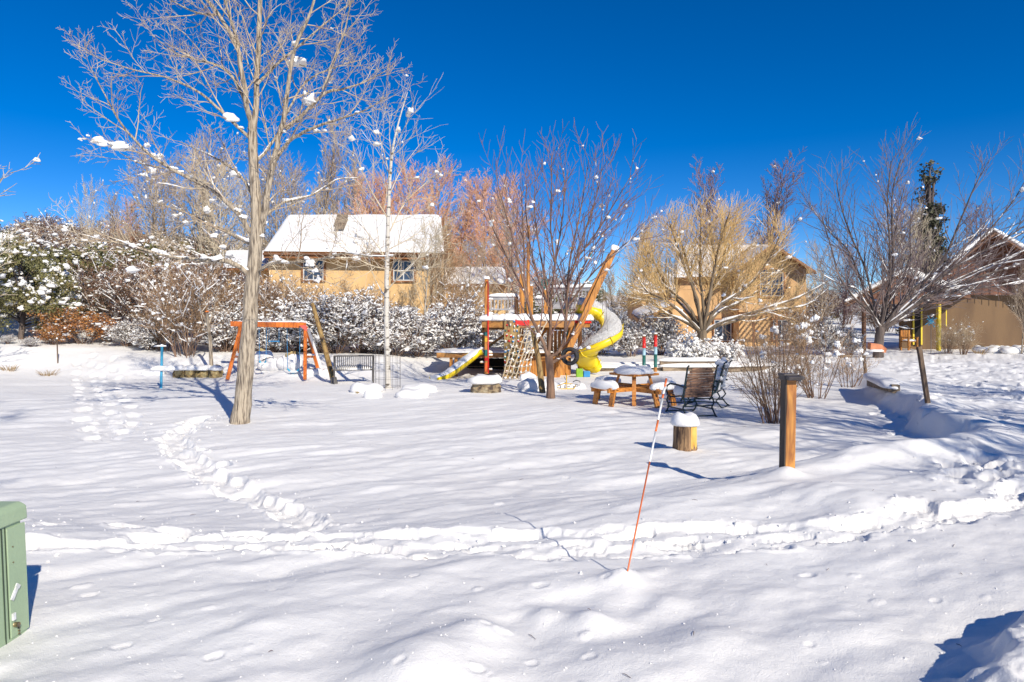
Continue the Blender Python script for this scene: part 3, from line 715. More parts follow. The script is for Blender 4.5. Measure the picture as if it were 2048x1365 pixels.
def recolour(t, bark, twig):
    n = Template(); n.h = t.h
    for nm, me in t.parts:
        m2 = me.copy()
        if nm == 'trunk': m2.materials[0] = bark
        if nm == 'crown': m2.materials[0] = twig
        n.parts.append((nm, m2))
    return n
def place(t, name, label, cat, loc, scale=1, rz=0, group=None, sxy=1.0, skip=()):
    T = Thing(name, label, cat, loc, group); T.o.rotation_euler = (0, 0, rz); T.o.scale = (scale*sxy, scale*sxy, scale)
    for nm, me in t.parts:
        if nm in skip: continue
        o = link(bpy.data.objects.new(nm, me)); o.parent = T.o
        if nm in ('snow', 'foliage', 'leaves'): o['kind'] = 'stuff'
    return T
rg = random.Random(77)
L = crown_template(101, 9, 40, .28, 28, .10, 8, 6, .013, .11); smb = MB(); C, S = blobs_on(L, rg, 8, .07, (1, 2)); blobs_mb(smb, C, S, 2)
T_pop = template(L, M['bark_dark'], M['tw_grey'], smb)
L = crown_template(102, 8, 30, .44, 42, .07, 9, 6, .013, .12, .2); smb = MB(); C, S = blobs_on(L, rg, 16, .07, (1, 2)); blobs_mb(smb, C, S, 2)
T_broad = template(L, M['bark'], M['tw_grey'], smb)
L = crown_template(103, 8, 44, .36, 38, .06, 10, 8, .013, .11, .15, wig=.13)
T_fluff = template(L, M['willow_bark'], M['tw_orange'])
T_orange = T_fluff; T_fluffd = recolour(T_fluff, M['willow_bark'], M['tw_tan']); T_purple = recolour(T_pop, M['tw_brown'], M['tw_purple']); T_popor = recolour(T_pop, M['willow_bark'], M['tw_orange'])
T_tanbroad = recolour(T_broad, M['birch'], M['birch_twig'])
def btree(t, name, label, px, D, ytop, h, rz, group=None, sxy=1.0, cat='tree'):
    b = G2(px, D); top = EYE+(HY-ytop)/F*D; return place(t, name, label, cat, b, (top-b.z)/t.h, rz, group, sxy)
# behind the left house and the big tree
for i, (t, px, D, yt, h, lab, sx) in enumerate([
    (T_pop, 632, 46, 225, 10.5, 'tall narrow grey poplar rising just left of the brown roof patch', .8),
    (T_pop, 700, 47, 290, 10.5, 'narrow grey poplar between the tallest poplar and the white birch, behind the snowy roof', .8),
    (T_broad, 300, 40, 300, 9, 'leafless greyish tree beyond the left side of the big cottonwood', .9),
    (T_broad, 390, 42, 255, 9, 'tall leafless tree seen through the left limbs of the big cottonwood', .9),
    (T_tanbroad, 455, 40, 310, 9, 'pale tan leafless tree just left of the cottonwood trunk', .9),
    (T_broad, 560, 45, 300, 9, 'leafless tree behind the left end of the snowy house roof', .8),
    (T_pop, 250, 38, 380, 10.5, 'thin leafless tree standing at the hill foot left of the cottonwood', .8),
    (T_tanbroad, 172, 34, 350, 9, 'slim pale leafless tree alone against the sky on the left', .42),
    (T_broad, 345, 44, 330, 9, 'leafless tree in the grey thicket behind the left limbs, between two taller ones', 1.0),
    (T_pop, 425, 46, 300, 9, 'narrow grey tree right behind the left limbs of the cottonwood', 1.0),
    (T_fluff, 270, 42, 400, 9, 'low reddish brown twiggy tree at the left end of the grey thicket', .9),
    (T_tanbroad, 510, 46, 330, 9, 'pale tree directly behind the cottonwood fork', .9),
    (T_broad, 600, 48, 320, 9, 'grey leafless tree left of the tallest poplar above the roof', .8),
    (T_broad, 665, 48, 350, 9, 'grey leafless tree right of the tallest poplar above the roof', .8),
    (T_tanbroad, 848, 31, 430, 9, 'twiggy orange-brown tree standing in front of the tan house wall right of the birch', .75),
    (T_fluffd, 880, 32, 440, 9, 'twiggy orange-brown tree before the right corner of the tan house', .75),
    (T_fluffd, 690, 31, 560, 9, 'small twiggy tree before the tan wall between its two windows', .9),
    (T_orange, 785, 44, 350, 8.8, 'orange willow right behind the birch stem', 1.0),
    (T_orange, 870, 47, 325, 8.8, 'tallest orange willow above the right end of the snowy roof', 1.0),
    (T_orange, 1000, 46, 345, 8.8, 'orange willow behind the tall corner post of the play ship', 1.0),
    (T_orange, 745, 43, 345, 8.8, 'orange twigged willow above the roof left of the birch', 1.0),
    (T_orange, 830, 45, 330, 8.8, 'orange willow rising behind the roof right of the birch', 1.0),
    (T_popor, 905, 44, 350, 10.5, 'upright orange twigged tree at the right gable of the tan house', 1.1),
    (T_orange, 960, 42, 350, 8.8, 'orange willow right of the tan house above its lower wing', 1.05),
    (T_broad, 1010, 36, 400, 9, 'grey leafless tree behind the tall post of the play ship', .9),
    (T_broad, 930, 34, 470, 9, 'low leafless tree in front of the lower wing of the tan house', 1.0),
    (T_pop, 1265, 47, 440, 10.5, 'narrow pale leafless tree left of the yellow willow', 1.1),
    (T_pop, 1225, 45, 520, 10.5, 'thin low leafless tree behind the bow beam', 1.2),
    (T_purple, 1455, 50, 330, 10.5, 'purple twigged tree rising above the willow, left one of the pair', 1.1),
    (T_purple, 1520, 52, 325, 10.5, 'purple twigged tree rising above the arched window house, right one of the pair', 1.2),
    (T_purple, 1680, 45, 480, 10.5, 'low purplish tree in the gap between the two right-hand houses', 1.2),
    (T_broad, 1640, 40, 480, 9, 'grey leafless tree at the right corner of the arched window house', .8),
    (T_purple, 1815, 46, 410, 10.5, 'purplish tree behind the porch building, left of the conifer', 1.2),
    (T_tanbroad, 1835, 40, 400, 9, 'pale tan leafless tree in front of the tall conifer', .8),
    (T_purple, 1960, 50, 400, 10.5, 'purplish leafless tree above the brown gable', 1.3),
    (T_broad, 2043, 31, 520, 9, 'thin grey young tree before the brown stucco wall at right edge', .6),
]):
    btree(t, 'bare_tree', lab, px, D, yt, h, i*1.7, 'bare background trees', sx)
# tree whose twigs enter at the left edge, and the tree off to the right that shades the lawn
place(T_tanbroad, 'bare_tree', 'pale bare tree whose twig tips enter at the left edge of the picture', 'tree', (-16.9, 20, hz(-16.9, 20)), .98, 2, 'bare background trees')
place(T_broad, 'bare_tree', 'tall bare tree just outside the right edge shading the lawn', 'tree', (12.2, 3.2, hz(12.2, 3.2)), 1.15, .5, 'bare background trees', 1.1)
place(T_broad, 'bare_tree', 'bare tree standing nearest the photographer beyond the right edge', 'tree', (12.0, -.5, hz(12.0, -.5)), .85, 1.5, 'bare background trees', 1.15)
place(T_broad, 'bare_tree', 'tall bare tree standing behind the photographer', 'tree', (-3.4, -1.2, hz(-3.4, -1.2)), 1.25, 4.1, 'bare background trees', .6)
place(T_broad, 'bare_tree', 'second bare tree outside the right edge shading the drive', 'tree', (16.5, 6.5, hz(16.5, 6.5)), 1.0, 2.5, 'bare background trees', 1.1)
# ---- leaf clouds
def leaf_cloud(mb, C, spread, n, size, rg_, flat_=.7):
    """n small triangles spread round each centre"""
    C = np.asarray(C, float); k = len(C)
    idx = rg_.randint(0, k, n)
    off = rg_.normal(0, 1, (n, 3)); off /= np.maximum(np.linalg.norm(off, axis=1, keepdims=True), 1e-6); off *= (rg_.rand(n, 1)**.5)*spread
    off[:, 2] *= flat_
    p = C[idx]+off
    a = rg_.normal(0, 1, (n, 3)); a /= np.linalg.norm(a, axis=1, keepdims=True)
    b = rg_.normal(0, 1, (n, 3)); b -= (b*a).sum(1, keepdims=True)*a; b /= np.linalg.norm(b, axis=1, keepdims=True)
    s = size*(.6+.8*rg_.rand(n, 1))
    V = np.stack([p-a*s, p+a*s, p+b*s*1.3], 1).reshape(-1, 3)
    mb.add(V, [np.arange(3*n).reshape(-1, 3)])
def conifer_template(seed, h, rad, nclump, nleaf, leafsize, snow_n, snow_s, leafmat, shape='round'):
    r = np.random.RandomState(seed); rr_ = random.Random(seed)
    C = []
    lines = [([Vector((0, 0, -.3)), Vector((.05*h, 0, h*.4)), Vector((0, .03*h, h*.85))], [h*.035, h*.025, h*.008], 0)]
    while len(C) < nclump:
        u = r.uniform(-1, 1, 3)
        if shape == 'round':
            z = (u[2]+1)/2; rmax = math.sqrt(max(0, 1-(2*z-.85)**2/1.35)); q = math.hypot(u[0], u[1])
            if q > rmax or q < rmax*.35 and r.rand() < .7: continue
            p = (u[0]*rad, u[1]*rad, h*(.10+.88*z))
        else:
            z = (u[2]+1)/2; rmax = (1-z)**.8+.08; q = math.hypot(u[0], u[1])
            if q > rmax: continue
            p = (u[0]*rad, u[1]*rad, h*(.05+.93*z))
        C.append(p)
        if rr_.random() < .35:
            v = Vector(p); lines.append(([Vector((0, 0, v.z*.6)), Vector((v.x*.5, v.y*.5, v.z*.85)), v], [h*.012, h*.008, h*.003], 1))
    C = np.array(C); lf = MB(); leaf_cloud(lf, C, rad*(.26 if shape == 'round' else .34), nleaf, leafsize, r)
    sn = MB()
    if snow_n:
        i = r.randint(0, len(C), snow_n); c = C[i]+r.normal(0, 1, (snow_n, 3))*rad*.12; c[:, 2] += rad*.12
        s = snow_s*(.4+r.rand(snow_n)**2*1.3); blobs_mb(sn, c, np.stack([s*1.2, s, s*.75], 1), 2, seed, .4, .7)
    return template(lines, M['bark_dark'], M['bark_dark'], sn, (lf, leafmat))
T_jun = [conifer_template(201+i, 3.0, 1.5, 60, 9000, .055, 560, .065, M['juniper']) for i in range(3)]
T_pin = conifer_template(205, 4.2, 2.3, 85, 26000, .045, 600, .12, M['juniper'])
T_con = conifer_template(207, 9, 1.0, 330, 15000, .07, 60, .10, M['conifer'], 'cone')
def shrub_template(seed, h, stems, nl1, n2, n3, spread, r0, rmin, twig, snow_n, snow_s, leaf=None, leaf_n=0, ltop=False, leafsize=.03, len1=.5, up=.05, sub=2, strip=0, strip_k=1.0):
    g = TreeGen(seed); r = g.r
    P = dict(levels=4, seg=[6, 4, 3, 3], wig=[.06, .1, .12, .12], up=[up, up, up, up], n=[0, nl1, n2, n3], len=[1, len1, .5, .5], ang=[0, 34, 38, 40], rmin=rmin, rl=.012, t0=.2, taper=.25)
    for i in range(stems):
        a = r.uniform(0, 6.28); q = r.random()**.6*spread; d = Vector((math.cos(a)*q, math.sin(a)*q, 1))
        g.grow(Vector((math.cos(a)*.12*h, math.sin(a)*.12*h, -.15))*r.random(), d, h*r.uniform(.65, 1.05), r0*r.uniform(.6, 1), 0, P)
    lines = g.lines; sn = MB(); rr_ = random.Random(seed+1)
    tips = [l[0][-1] for l in lines if l[2] >= 2]; allp = [q for l in lines if l[2] >= 1 for q in l[0]]
    C = []; S = []
    for i in range(snow_n):
        p = rr_.choice(tips if (ltop or rr_.random() < .5) else allp); s = snow_s*(.35+.9*rr_.random()**2.5)*(1.9 if rr_.random() < .06 else 1)
        C.append((p.x+rr_.uniform(-1, 1)*s*.4, p.y+rr_.uniform(-1, 1)*s*.4, p.z)); S.append((s*rr_.uniform(.7, 1.3), s*rr_.uniform(.6, 1), s*rr_.uniform(.6, 1.1)))
    blobs_mb(sn, C, S, sub, seed, .4, .75)
    if strip: strips([l for l in lines if l[2] in (1, 2)], rr_, strip, sn, .0, strip_k)
    lv = None
    if leaf:
        mb = MB(); rs = np.random.RandomState(seed); leaf_cloud(mb, np.array([tuple(q) for q in allp]), .1, leaf_n, leafsize, rs); lv = (mb, leaf)
    t = template(lines, M['tw_brown'], twig, sn, lv, sides=(5, 3, 3, 3))
    t.parts = [('stems' if n == 'trunk' else 'twigs' if n == 'crown' else n, m) for n, m in t.parts]
    return t
T_sn = [shrub_template(301+i, 1.9, 30, 7, 6, 4, .75, .018, .009, M['tw_brown'], 1500, .060, up=-.02, strip=.55, strip_k=3.6) for i in range(2)]
T_br = [shrub_template(311+i, 3.0, 16, 8, 6, 4, .55, .028, .010, M['tw_brown'], 520, .05, M['leaf_brown'], 3500, leafsize=.03, strip=.34, strip_k=3.2) for i in range(2)]
T_or = shrub_template(321, 1.6, 18, 6, 5, 3, .8, .016, .006, M['tw_brown'], 200, .055, M['leaf_orange'], 5200, leafsize=.032)
T_gr = shrub_template(325, 2.7, 26, 7, 5, 3, .42, .022, .007, M['tw_tan'], 260, .07, strip=.16, strip_k=2.6)
T_bare = shrub_template(331, 1.5, 30, 5, 4, 3, .5, .013, .0032, M['twig'], 30, .06, up=.04)
T_low = shrub_template(341, 1.0, 30, 6, 5, 3, 1.5, .014, .0055, M['tw_brown'], 2000, .055, up=-.03, strip=.5, strip_k=3.4)
print('templates', time.time()-t0)
# hillside junipers and oak
rh = random.Random(5); cnt = 0
for i in range(400):
    D = rh.uniform(32, 84); px = rh.uniform(-330, 560)
    x = (px-CX)/F*D
    if x > -16 and D < 60: continue
    z = hz(x, D)
    k = rh.random()
    if k < .62: place(T_jun[rh.randrange(3)], 'juniper_tree', 'snow dusted olive juniper tree on the hillside at left', 'tree', (x, D, z), rh.uniform(.7, 1.25), rh.uniform(0, 6), 'junipers on the hillside')
    else: place(T_br[rh.randrange(2)], 'oak_shrub', 'brown twiggy oak shrub with snow specks on the hillside at left', 'shrub', (x, D, z), rh.uniform(.7, 1.1), rh.uniform(0, 6), 'oak shrubs on the hillside', 1.2)
    cnt += 1
    if cnt > 190: break
# distant woods behind the houses at right and centre
for i in range(60):
    D = rh.uniform(58, 95); px = rh.uniform(560, 2300); x = (px-CX)/F*D
    place(T_jun[i % 3] if rh.random() < .5 else T_br[i % 2], 'distant_tree', 'small snow dusted tree in the far wood behind the houses', 'tree', (x, D, hz(x, D)), rh.uniform(.9, 1.4), rh.uniform(0, 6), 'far wood behind the houses', 1.3)
def pl(t, name, lab, cat, px, D, yt, h, rz=0, group=None, sxy=1.0, py=None):
    b = G2(px, D); top = EYE+(HY-yt)/F*D; sc = max(.15, (top-b.z)/t.h)
    return place(t, name, lab, cat, b, sc, rz, group, sxy)
pl(T_pin, 'pinyon_pine', 'large dark olive pinyon pine with snow pads at the left edge', 'tree', 40, 26, 490, 4.2, .4, None, .85)
pl(T_jun[0], 'juniper_tree', 'dense juniper behind the pinyon pine, cut by the left edge', 'tree', -30, 29, 490, 3, 1)
pl(T_jun[1], 'juniper_tree', 'juniper just right of and behind the pinyon pine', 'tree', 150, 31, 500, 3, 2)
pl(T_or, 'oak_shrub', 'shrub with rust-orange dry leaves beside the pinyon pine', 'shrub', 165, 26, 615, 1.6, 0, None, 1.5)
pl(T_or, 'oak_shrub', 'small orange leaved shrub below the pinyon pine', 'shrub', 105, 25.2, 650, 1.6, 2, None, 1.3)
pl(T_br[0], 'oak_shrub', 'tall brown shrub right of the orange leaved shrub', 'shrub', 230, 29, 505, 3.0, 1, 'brown shrubs below the hill', 1.2)
pl(T_br[1], 'oak_shrub', 'brown shrub behind the blue post', 'shrub', 300, 28, 510, 3.0, 2, 'brown shrubs below the hill', 1.1)
pl(T_br[0], 'oak_shrub', 'brown shrub left of the house and behind the stone edging', 'shrub', 415, 28, 500, 3.0, 3, 'brown shrubs below the hill', 1.1)
pl(T_br[1], 'oak_shrub', 'brown shrub right behind the cottonwood trunk', 'shrub', 475, 29, 530, 3.0, 4, 'brown shrubs below the hill', 1.1)
pl(T_br[0], 'oak_shrub', 'brown shrub between the cottonwood trunk and the leaning log', 'shrub', 560, 29, 560, 3.0, 5, 'brown shrubs below the hill', 1.0)
for i_, (px_, D_, yt_, lb_) in enumerate([(548, 27.5, 545, 'tan many-stemmed shrub against the house just right of the cottonwood trunk'), (612, 27.2, 560, 'tan many-stemmed shrub under the left window of the tan house'), (742, 28.0, 570, 'tan many-stemmed shrub between birch and left window'), (930, 29.5, 560, 'tan many-stemmed shrub at the lower wing of the tan house'), (330, 25.4, 560, 'tan many-stemmed shrub just left of the largest one'), (462, 26.2, 560, 'tan many-stemmed shrub left behind the cottonwood trunk')]):
    pl(T_gr, 'multi_stem_shrub', lb_, 'shrub', px_, D_, yt_, 2.7, i_*1.9+.7, 'many-stemmed shrubs', 1.1)
pl(T_gr, 'multi_stem_shrub', 'tall many-stemmed grey shrub growing behind the stone edging', 'shrub', 372, 24.2, 520, 2.7, 0, None, 1.0)
for i, (px, D, yt, s, lab) in enumerate([(255, 26, 640, 1.3, 'snow laden shrub on the bank left of the blue post'), (215, 27, 655, 1.2, 'snow laden shrub low on the bank at the orange leaved shrub'), (300, 25.5, 650, 1.2, 'snowy bush behind the blue post'), (450, 25.6, 600, 1.0, 'snowy bush behind the small post tree'), (545, 26, 640, 1.0, 'snowy bush behind the orange swing beam'), (600, 26.5, 600, 1.0, 'snow laden bush left of the leaning log top'),
    (668, 25.6, 585, 1.15, 'tall snow laden bush right of the leaning log'), (725, 26.2, 588, 1.1, 'snow laden bush above the grey bench'), (790, 25.8, 610, 1.1, 'snow laden bush just right of the birch trunk'), (835, 26.4, 640, 1.0, 'snow laden bush at the left end of the low deck'), (905, 27.5, 600, 1.0, 'snow laden bush behind the small yellow slide'), (955, 28.2, 630, 1.0, 'snow laden bush behind the red fire pole'),
    (1030, 29, 640, 1.1, 'snow laden bush seen under the upper deck'), (1105, 30, 660, 1.1, 'snow laden bush behind the cargo net'), (640, 25.9, 640, 1.1, 'lower snowy bush at the foot of the leaning log'), (760, 25.9, 655, 1.1, 'low snowy bush behind the wire cage'),
    (1262, 30, 640, .9, 'snow laden bush right of the spiral slide'), (1320, 31, 625, .9, 'snow laden bush under the satellite dish'), (1700, 31, 662, .8, 'snow laden bush left of the porch column'), (60, 24.4, 680, 1.4, 'low snowy brush under the pinyon pine'), (15, 24.6, 690, 1.4, 'low snowy brush at the left edge'), (1655, 31, 640, .9, 'snow laden bush between the right-hand houses'), (1200, 31, 610, 1, 'snow laden bush behind the spiral slide')]):
    pl(T_sn[i % 2], 'snowy_shrub', lab, 'shrub', px, D, yt, 1.9, i*1.3, 'snow laden shrubs', s)
pl(T_low, 'hedge_shrub', 'wide low snow topped hedge in front of the willow, above the timber wall', 'shrub', 1370, 26.4, 665, .8, 0, None, 1.0)
pl(T_low, 'hedge_shrub', 'right half of the low snow topped hedge before the willow', 'shrub', 1435, 26.6, 672, .8, 2, None, 1.0)
for i, (px, D, yt, lab) in enumerate([(1895, 32, 640, 'dry twiggy shrub with snow before the porch post'), (1925, 31.5, 635, 'twiggy shrub with snow clumps before the stucco wall'), (1600, 31, 600, 'dry shrub below the arched window')]):
    pl(T_gr if i == 2 else T_bare, 'dry_shrub', lab, 'shrub', px, D, yt, 2.7 if i == 2 else 1.5, i, 'dry shrubs', 1.0)
btree(T_con, 'conifer_tree', 'tall dark narrow conifer standing behind the porch building', 1858, 50, 345, 9.2, 0, None, 1.0)
btree(T_con, 'conifer_tree', 'dark conifer low behind the right end of the brown gable', 2075, 55, 440, 9.2, 1, None, 1.0)
# near bare shrubs by the bollard
def near_shrub(px, py, seed, h, stems, spread, label, puffs, big):
    b = G(px, py); T = Thing('bare_shrub', label, 'shrub', b, 'bare shrubs behind the bollard'); g = TreeGen(seed); r = g.r
    P = dict(levels=4, seg=[8, 5, 4, 3], wig=[.07, .1, .12, .12], up=[.03, .05, .05, .05], n=[0, 6, 4, 3], len=[1, .42, .5, .5], ang=[0, 30, 36, 40], rmin=.0034, rl=.012, t0=.2, taper=.25)
    for i in range(stems):
        a = r.uniform(0, 6.28); q = r.random()**.6*spread
        st = b+Vector((math.cos(a)*.22*r.random(), math.sin(a)*.15*r.random(), -.08))
        g.grow(st, Vector((math.cos(a)*q, math.sin(a)*q, 1)), h*r.uniform(.5, 1.05), .013*r.uniform(.5, 1.1), 0, P)
    sn = MB(); C, S = blobs_on(g.lines, r, puffs, .045, (1, 2, 3)); blobs_mb(sn, C, S, 2, 3, .3)
    C = []; S = []
    tips = [l[0][-1] for l in g.lines if l[2] == 1 and l[0][-1].z > b.z+h*.62]
    for p in r.sample(tips, min(len(tips), big)):
        for k in range(3): s = r.uniform(.04, .085); C.append(tuple(p+Vector((r.uniform(-.07, .07), r.uniform(-.07, .07), r.uniform(-.04, .05))))); S.append((s, s*.9, s*.95))
    if C: blobs_mb(sn, C, S, 3, 3, .35, .8)
    a = MB(); c = MB()
    for l in (0, 1, 2, 3): tubes_mb(a if l == 0 else c, [(p, q) for p, q, ll in g.lines if ll == l], 5 if l == 0 else 3)
    a.build('stems', M['bark_brown'], T, True); c.build('twigs', M['tw_tan'], T, True); sn.build('snow', M['snow'], T, True)['kind'] = 'stuff'
near_shrub(1550, 846, 61, 2.0, 30, .46, 'grey many-stemmed bare shrub just left of the bollard', 14, 0)
near_shrub(1632, 797, 62, 1.75, 24, .7, 'wider bare shrub with big snow puffs behind the bollard', 40, 12)
near_shrub(1700, 775, 63, 1.4, 14, .6, 'thin bare shrub nearest the first leaning stake', 20, 4)
print('plants', time.time()-t0)
# ------------------------------------------------------------------ helpers for made things
def snow_slab(mb, c, a, b, h, rz=0, e=.45, seed=1, under=.25, tilt=None, n=28, m=10, amp=.075):
    """rounded pillow of snow; c = centre of its underside"""
    rs = np.random.RandomState(seed)
    u = np.linspace(0, 2*np.pi, n, endpoint=False); v = np.linspace(-np.pi/2, np.pi/2, m+1)[1:-1]
    sp = lambda t, p: np.sign(t)*np.abs(t)**p
    U, Vv = np.meshgrid(u, v)
    X = sp(np.cos(Vv), .55)*sp(np.cos(U), e); Y = sp(np.cos(Vv), .55)*sp(np.sin(U), e); Z = np.sin(Vv)
    P = np.stack([X, Y, Z], -1).reshape(-1, 3)
    P = np.concatenate([P, [[0, 0, -1], [0, 0, 1]]])
    ph = rs.rand(6)*6.28
    k1 = 2.5/max(a, .05)*.25; d = 1+amp*(np.sin(P[:, 0]*3.1+ph[0])*np.sin(P[:, 1]*2.7+ph[1])+.7*np.sin(P[:, 0]*6.3+ph[2]+P[:, 1]*5))
    P[:, 0] *= d*a; P[:, 1] *= d*b
    top = h*(.88+.12*np.sin(P[:, 0]*k1*9+ph[3])*1.0+.10*np.sin(P[:, 0]*4.1+P[:, 1]*6+ph[4])+.05*np.sin(P[:, 0]*11+ph[5])*np.sin(P[:, 1]*9+ph[0]))
    P[:, 2] = np.where(P[:, 2] > 0, P[:, 2]*top, P[:, 2]*h*under)
    co, si = math.cos(rz), math.sin(rz); x = P[:, 0]*co-P[:, 1]*si; y = P[:, 0]*si+P[:, 1]*co; P[:, 0] = x; P[:, 1] = y
    if tilt is not None: P = P @ np.array(tilt).T
    P += np.array(tuple(c))
    idx = np.arange(len(v)*n).reshape(len(v), n); p = idx[:-1]; q = idx[1:]
    f = np.stack([p, np.roll(p, -1, 1), np.roll(q, -1, 1), q], -1).reshape(-1, 4)
    lo = len(v)*n; hi = lo+1
    t1 = np.stack([np.full(n, lo), np.roll(idx[0], -1), idx[0]], -1); t2 = np.stack([np.full(n, hi), idx[-1], np.roll(idx[-1], -1)], -1)
    mb.add(P, [f, t1, t2]); return mb
def rock_mb(mb, c, s, seed, rough=.25, sub=4, flatbase=True):
    V, Fc = ico(sub); rs = np.random.RandomState(seed); X = V.copy()
    # chop by random planes for angular faces
    for i in range(14):
        n = rs.normal(0, 1, 3); n /= np.linalg.norm(n); k = rs.uniform(.55, .92)
        d = X@n; X = X-np.where(d > k, d-k, 0)[:, None]*n*.85
    X = X*(1+.05*np.sin(X[:, :1]*9+seed)*np.sin(X[:, 1:2]*8)+.04*np.sin(X[:, 2:3]*13+X[:, :1]*7))
    X = X*np.array(s)+np.array(tuple(c)); mb.add(X, [Fc]); return mb
def Rz(a): return Matrix.Rotation(a, 3, 'Z')
def RX(a): return Matrix.Rotation(a, 3, 'X')
def RY(a): return Matrix.Rotation(a, 3, 'Y')
class Fr:
    """local frame: x right, y back, z up at loc rotated by rz"""
    def __init__(s, loc, rz=0): s.l = Vector(loc); s.m = Rz(rz); s.rz = rz
    def __call__(s, x, y, z): return s.l+s.m@Vector((x, y, z))
def fbox(mb, fr, c, size, rot=None):
    m = fr.m if rot is None else fr.m@rot
    return mb.box(fr(*c), size, m)
# ------------------------------------------------------------------ green utility box
T = Thing('utility_box', 'pale green metal utility box with latch, cut by the left edge', 'utility box', (-2.92, 3.32, hz(-2.92, 3.32)-.0))
w, d_, h = .72, .62, .66; f = Fr(T.loc, 0); TP = .06
def bx_(z): return 1-TP*(z/h)
b = MB(); V = [f(x*s, y*s, z) for z, s in ((-.12, 1.04), (.02, 1.0), (h-.07, 1-.07*.9)) for x, y in ((-w/2+.03, -d_/2), (w/2-.03, -d_/2), (w/2, -d_/2+.03), (w/2, d_/2-.03), (w/2-.03, d_/2), (-w/2+.03, d_/2), (-w/2, d_/2-.03), (-w/2, -d_/2+.03))]
b.add(V, [[tuple(range(7, -1, -1)), tuple(range(16, 24))], [(k*8+i, k*8+(i+1) % 8, k*8+8+(i+1) % 8, k*8+8+i) for k in (0, 1) for i in range(8)]])
b.build('body', M['green_box'], T, bevel=.004)
b = MB(); V = [f(x*s, y*s, z) for z, s in ((h-.085, .975), (h-.012, .965), (h+.012, .90)) for x, y in ((-w/2, -d_/2), (w/2, -d_/2), (w/2, d_/2), (-w/2, d_/2))]
b.add(V, [[(0, 3, 2, 1), (8, 9, 10, 11)]+[(k*4+i, k*4+(i+1) % 4, k*4+4+(i+1) % 4, k*4+4+i) for k in (0, 1) for i in range(4)]])
b.build('lid', M['green_box'], T, bevel=.008)
def side(y, z, off=.0): return f(w/2*(1-.07*max(0, z)/h)+off, y, z)
b = MB(); b.beam(side(.13, -.02, .001), side(.125, h-.09, .001), .006, .008, up=(1, 0, 0)); b.beam(side(.155, .0, .001), side(.15, h-.09, .001), .004, .006, up=(1, 0, 0)); b.build('seam', M['green_seam'], T)
b = MB(); b.beam(side(.225, .0, .004), side(.22, h-.10, .004), .13, .010, up=(1, 0, 0)); b.build('door_panel', M['green_box'], T, bevel=.003)
b = MB(); b.beam(side(.165, .195, .014), side(.205, .25, .014), .02, .008, up=(1, 0, 0)); b.beam(side(.20, .245, .016), side(.212, .26, .016), .03, .008, up=(1, 0, 0)); b.build('sticker', M['sticker'], T)
b = MB(); b.beam(side(.175, .09, .014), side(.175, .125, .014), .018, .010, up=(1, 0, 0)); b.build('latch', M['sticker'], T)
b = MB(); b.tube([side(.185, .062, .005), side(.185, .062, .03)], .013, 12); b.build('lock', M['brass'], T, True)
for z_ in (.035, .02, .005): b = MB(); b.tube([side(.21, z_, .005), side(.21, z_, .016)], .005, 8); b.build('bolt', M['brass'], T, True)
for y_ in (.05, .26): b = MB(); b.tube([side(y_, h-.045, -.01), side(y_, h-.045, .004)], .006, 8); b.build('bolt', M['brass'], T, True)
for z_ in (.46, .38): b = MB(); b.tube([side(.19, z_, .006), side(.19, z_, .012)], .004, 8); b.build('bolt', M['brass'], T, True)
# ------------------------------------------------------------------ marker stake
base = G(1249, 1147); top = P3(1333, 757, base.y+.02)
T = Thing('marker_stake', 'thin leaning orange and white driveway marker stake in the foreground snow', 'marker', base)
base = base-Vector((0, 0, .1)); axis = top-base
def seg_tube(t0_, t1_, r, m, name, n=12):
    b = MB(); b.tube([base+axis*t0_, base+axis*t1_], r, n); return b.build(name, m, T, True)
seg_tube(0, .60, .0052, M['orange'], 'rod')
for a_, c_, m in ((.60, .745, 'white'), (.745, .80, 'orange'), (.80, .905, 'white'), (.905, .925, 'orange'), (.925, .96, 'white'), (.96, 1.0, 'orange')):
    seg_tube(a_, c_, .0066, M[m], 'reflective_band')
# ------------------------------------------------------------------ bollard
bs = Vector((2.90, 7.16, hz(2.90, 7.16))); T = Thing('bollard_light', 'square timber bollard light with dark metal hood, right foreground', 'bollard', bs)
f = Fr(bs, R(6)); sc = bs.y/F; hh = (bs.z*0+(EYE-(752-HY)*sc)-bs.z); ww = 20.5*sc
tl = RY(.02)
b = MB(); fbox(b, f, (0, 0, hh/2-.1), (ww, ww, hh+.2), tl); b.build('post', M['bollard'], T, bevel=.006)
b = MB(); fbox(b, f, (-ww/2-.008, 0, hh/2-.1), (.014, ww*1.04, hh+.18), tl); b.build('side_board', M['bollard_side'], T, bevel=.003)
b = MB(); fbox(b, f, (-.006, -.0, hh+.012), (ww+.045, ww+.03, .022), tl); V = [f(x, y, z) for x, y, z in ((-.02, -ww/2-.055, hh-.055), (ww*.5+.03, -ww/2-.055, hh-.055), (ww*.5+.03, ww/2, hh+.004), (-.02, ww/2, hh+.004), (-.02, -ww/2, hh+.02), (ww*.5+.03, -ww/2, hh+.02))]
fbox(b, f, (.012, -ww/2-.035, hh-.012), (ww+.05, .09, .035), RX(.25)); fbox(b, f, (.045+ww/2, -.01, hh-.01), (.07, ww+.06, .03), RY(.3))
fbox(b, f, (-.006, 0, hh-.02), (ww+.028, ww+.02, .045), tl)
b.build('lamp_hood', M['cap'], T, bevel=.004)
b = MB(); fbox(b, f, (ww/2+.02, -ww/2-.02, hh-.04), (.035, .035, .02)); b.build('lens', M['glass'], T)
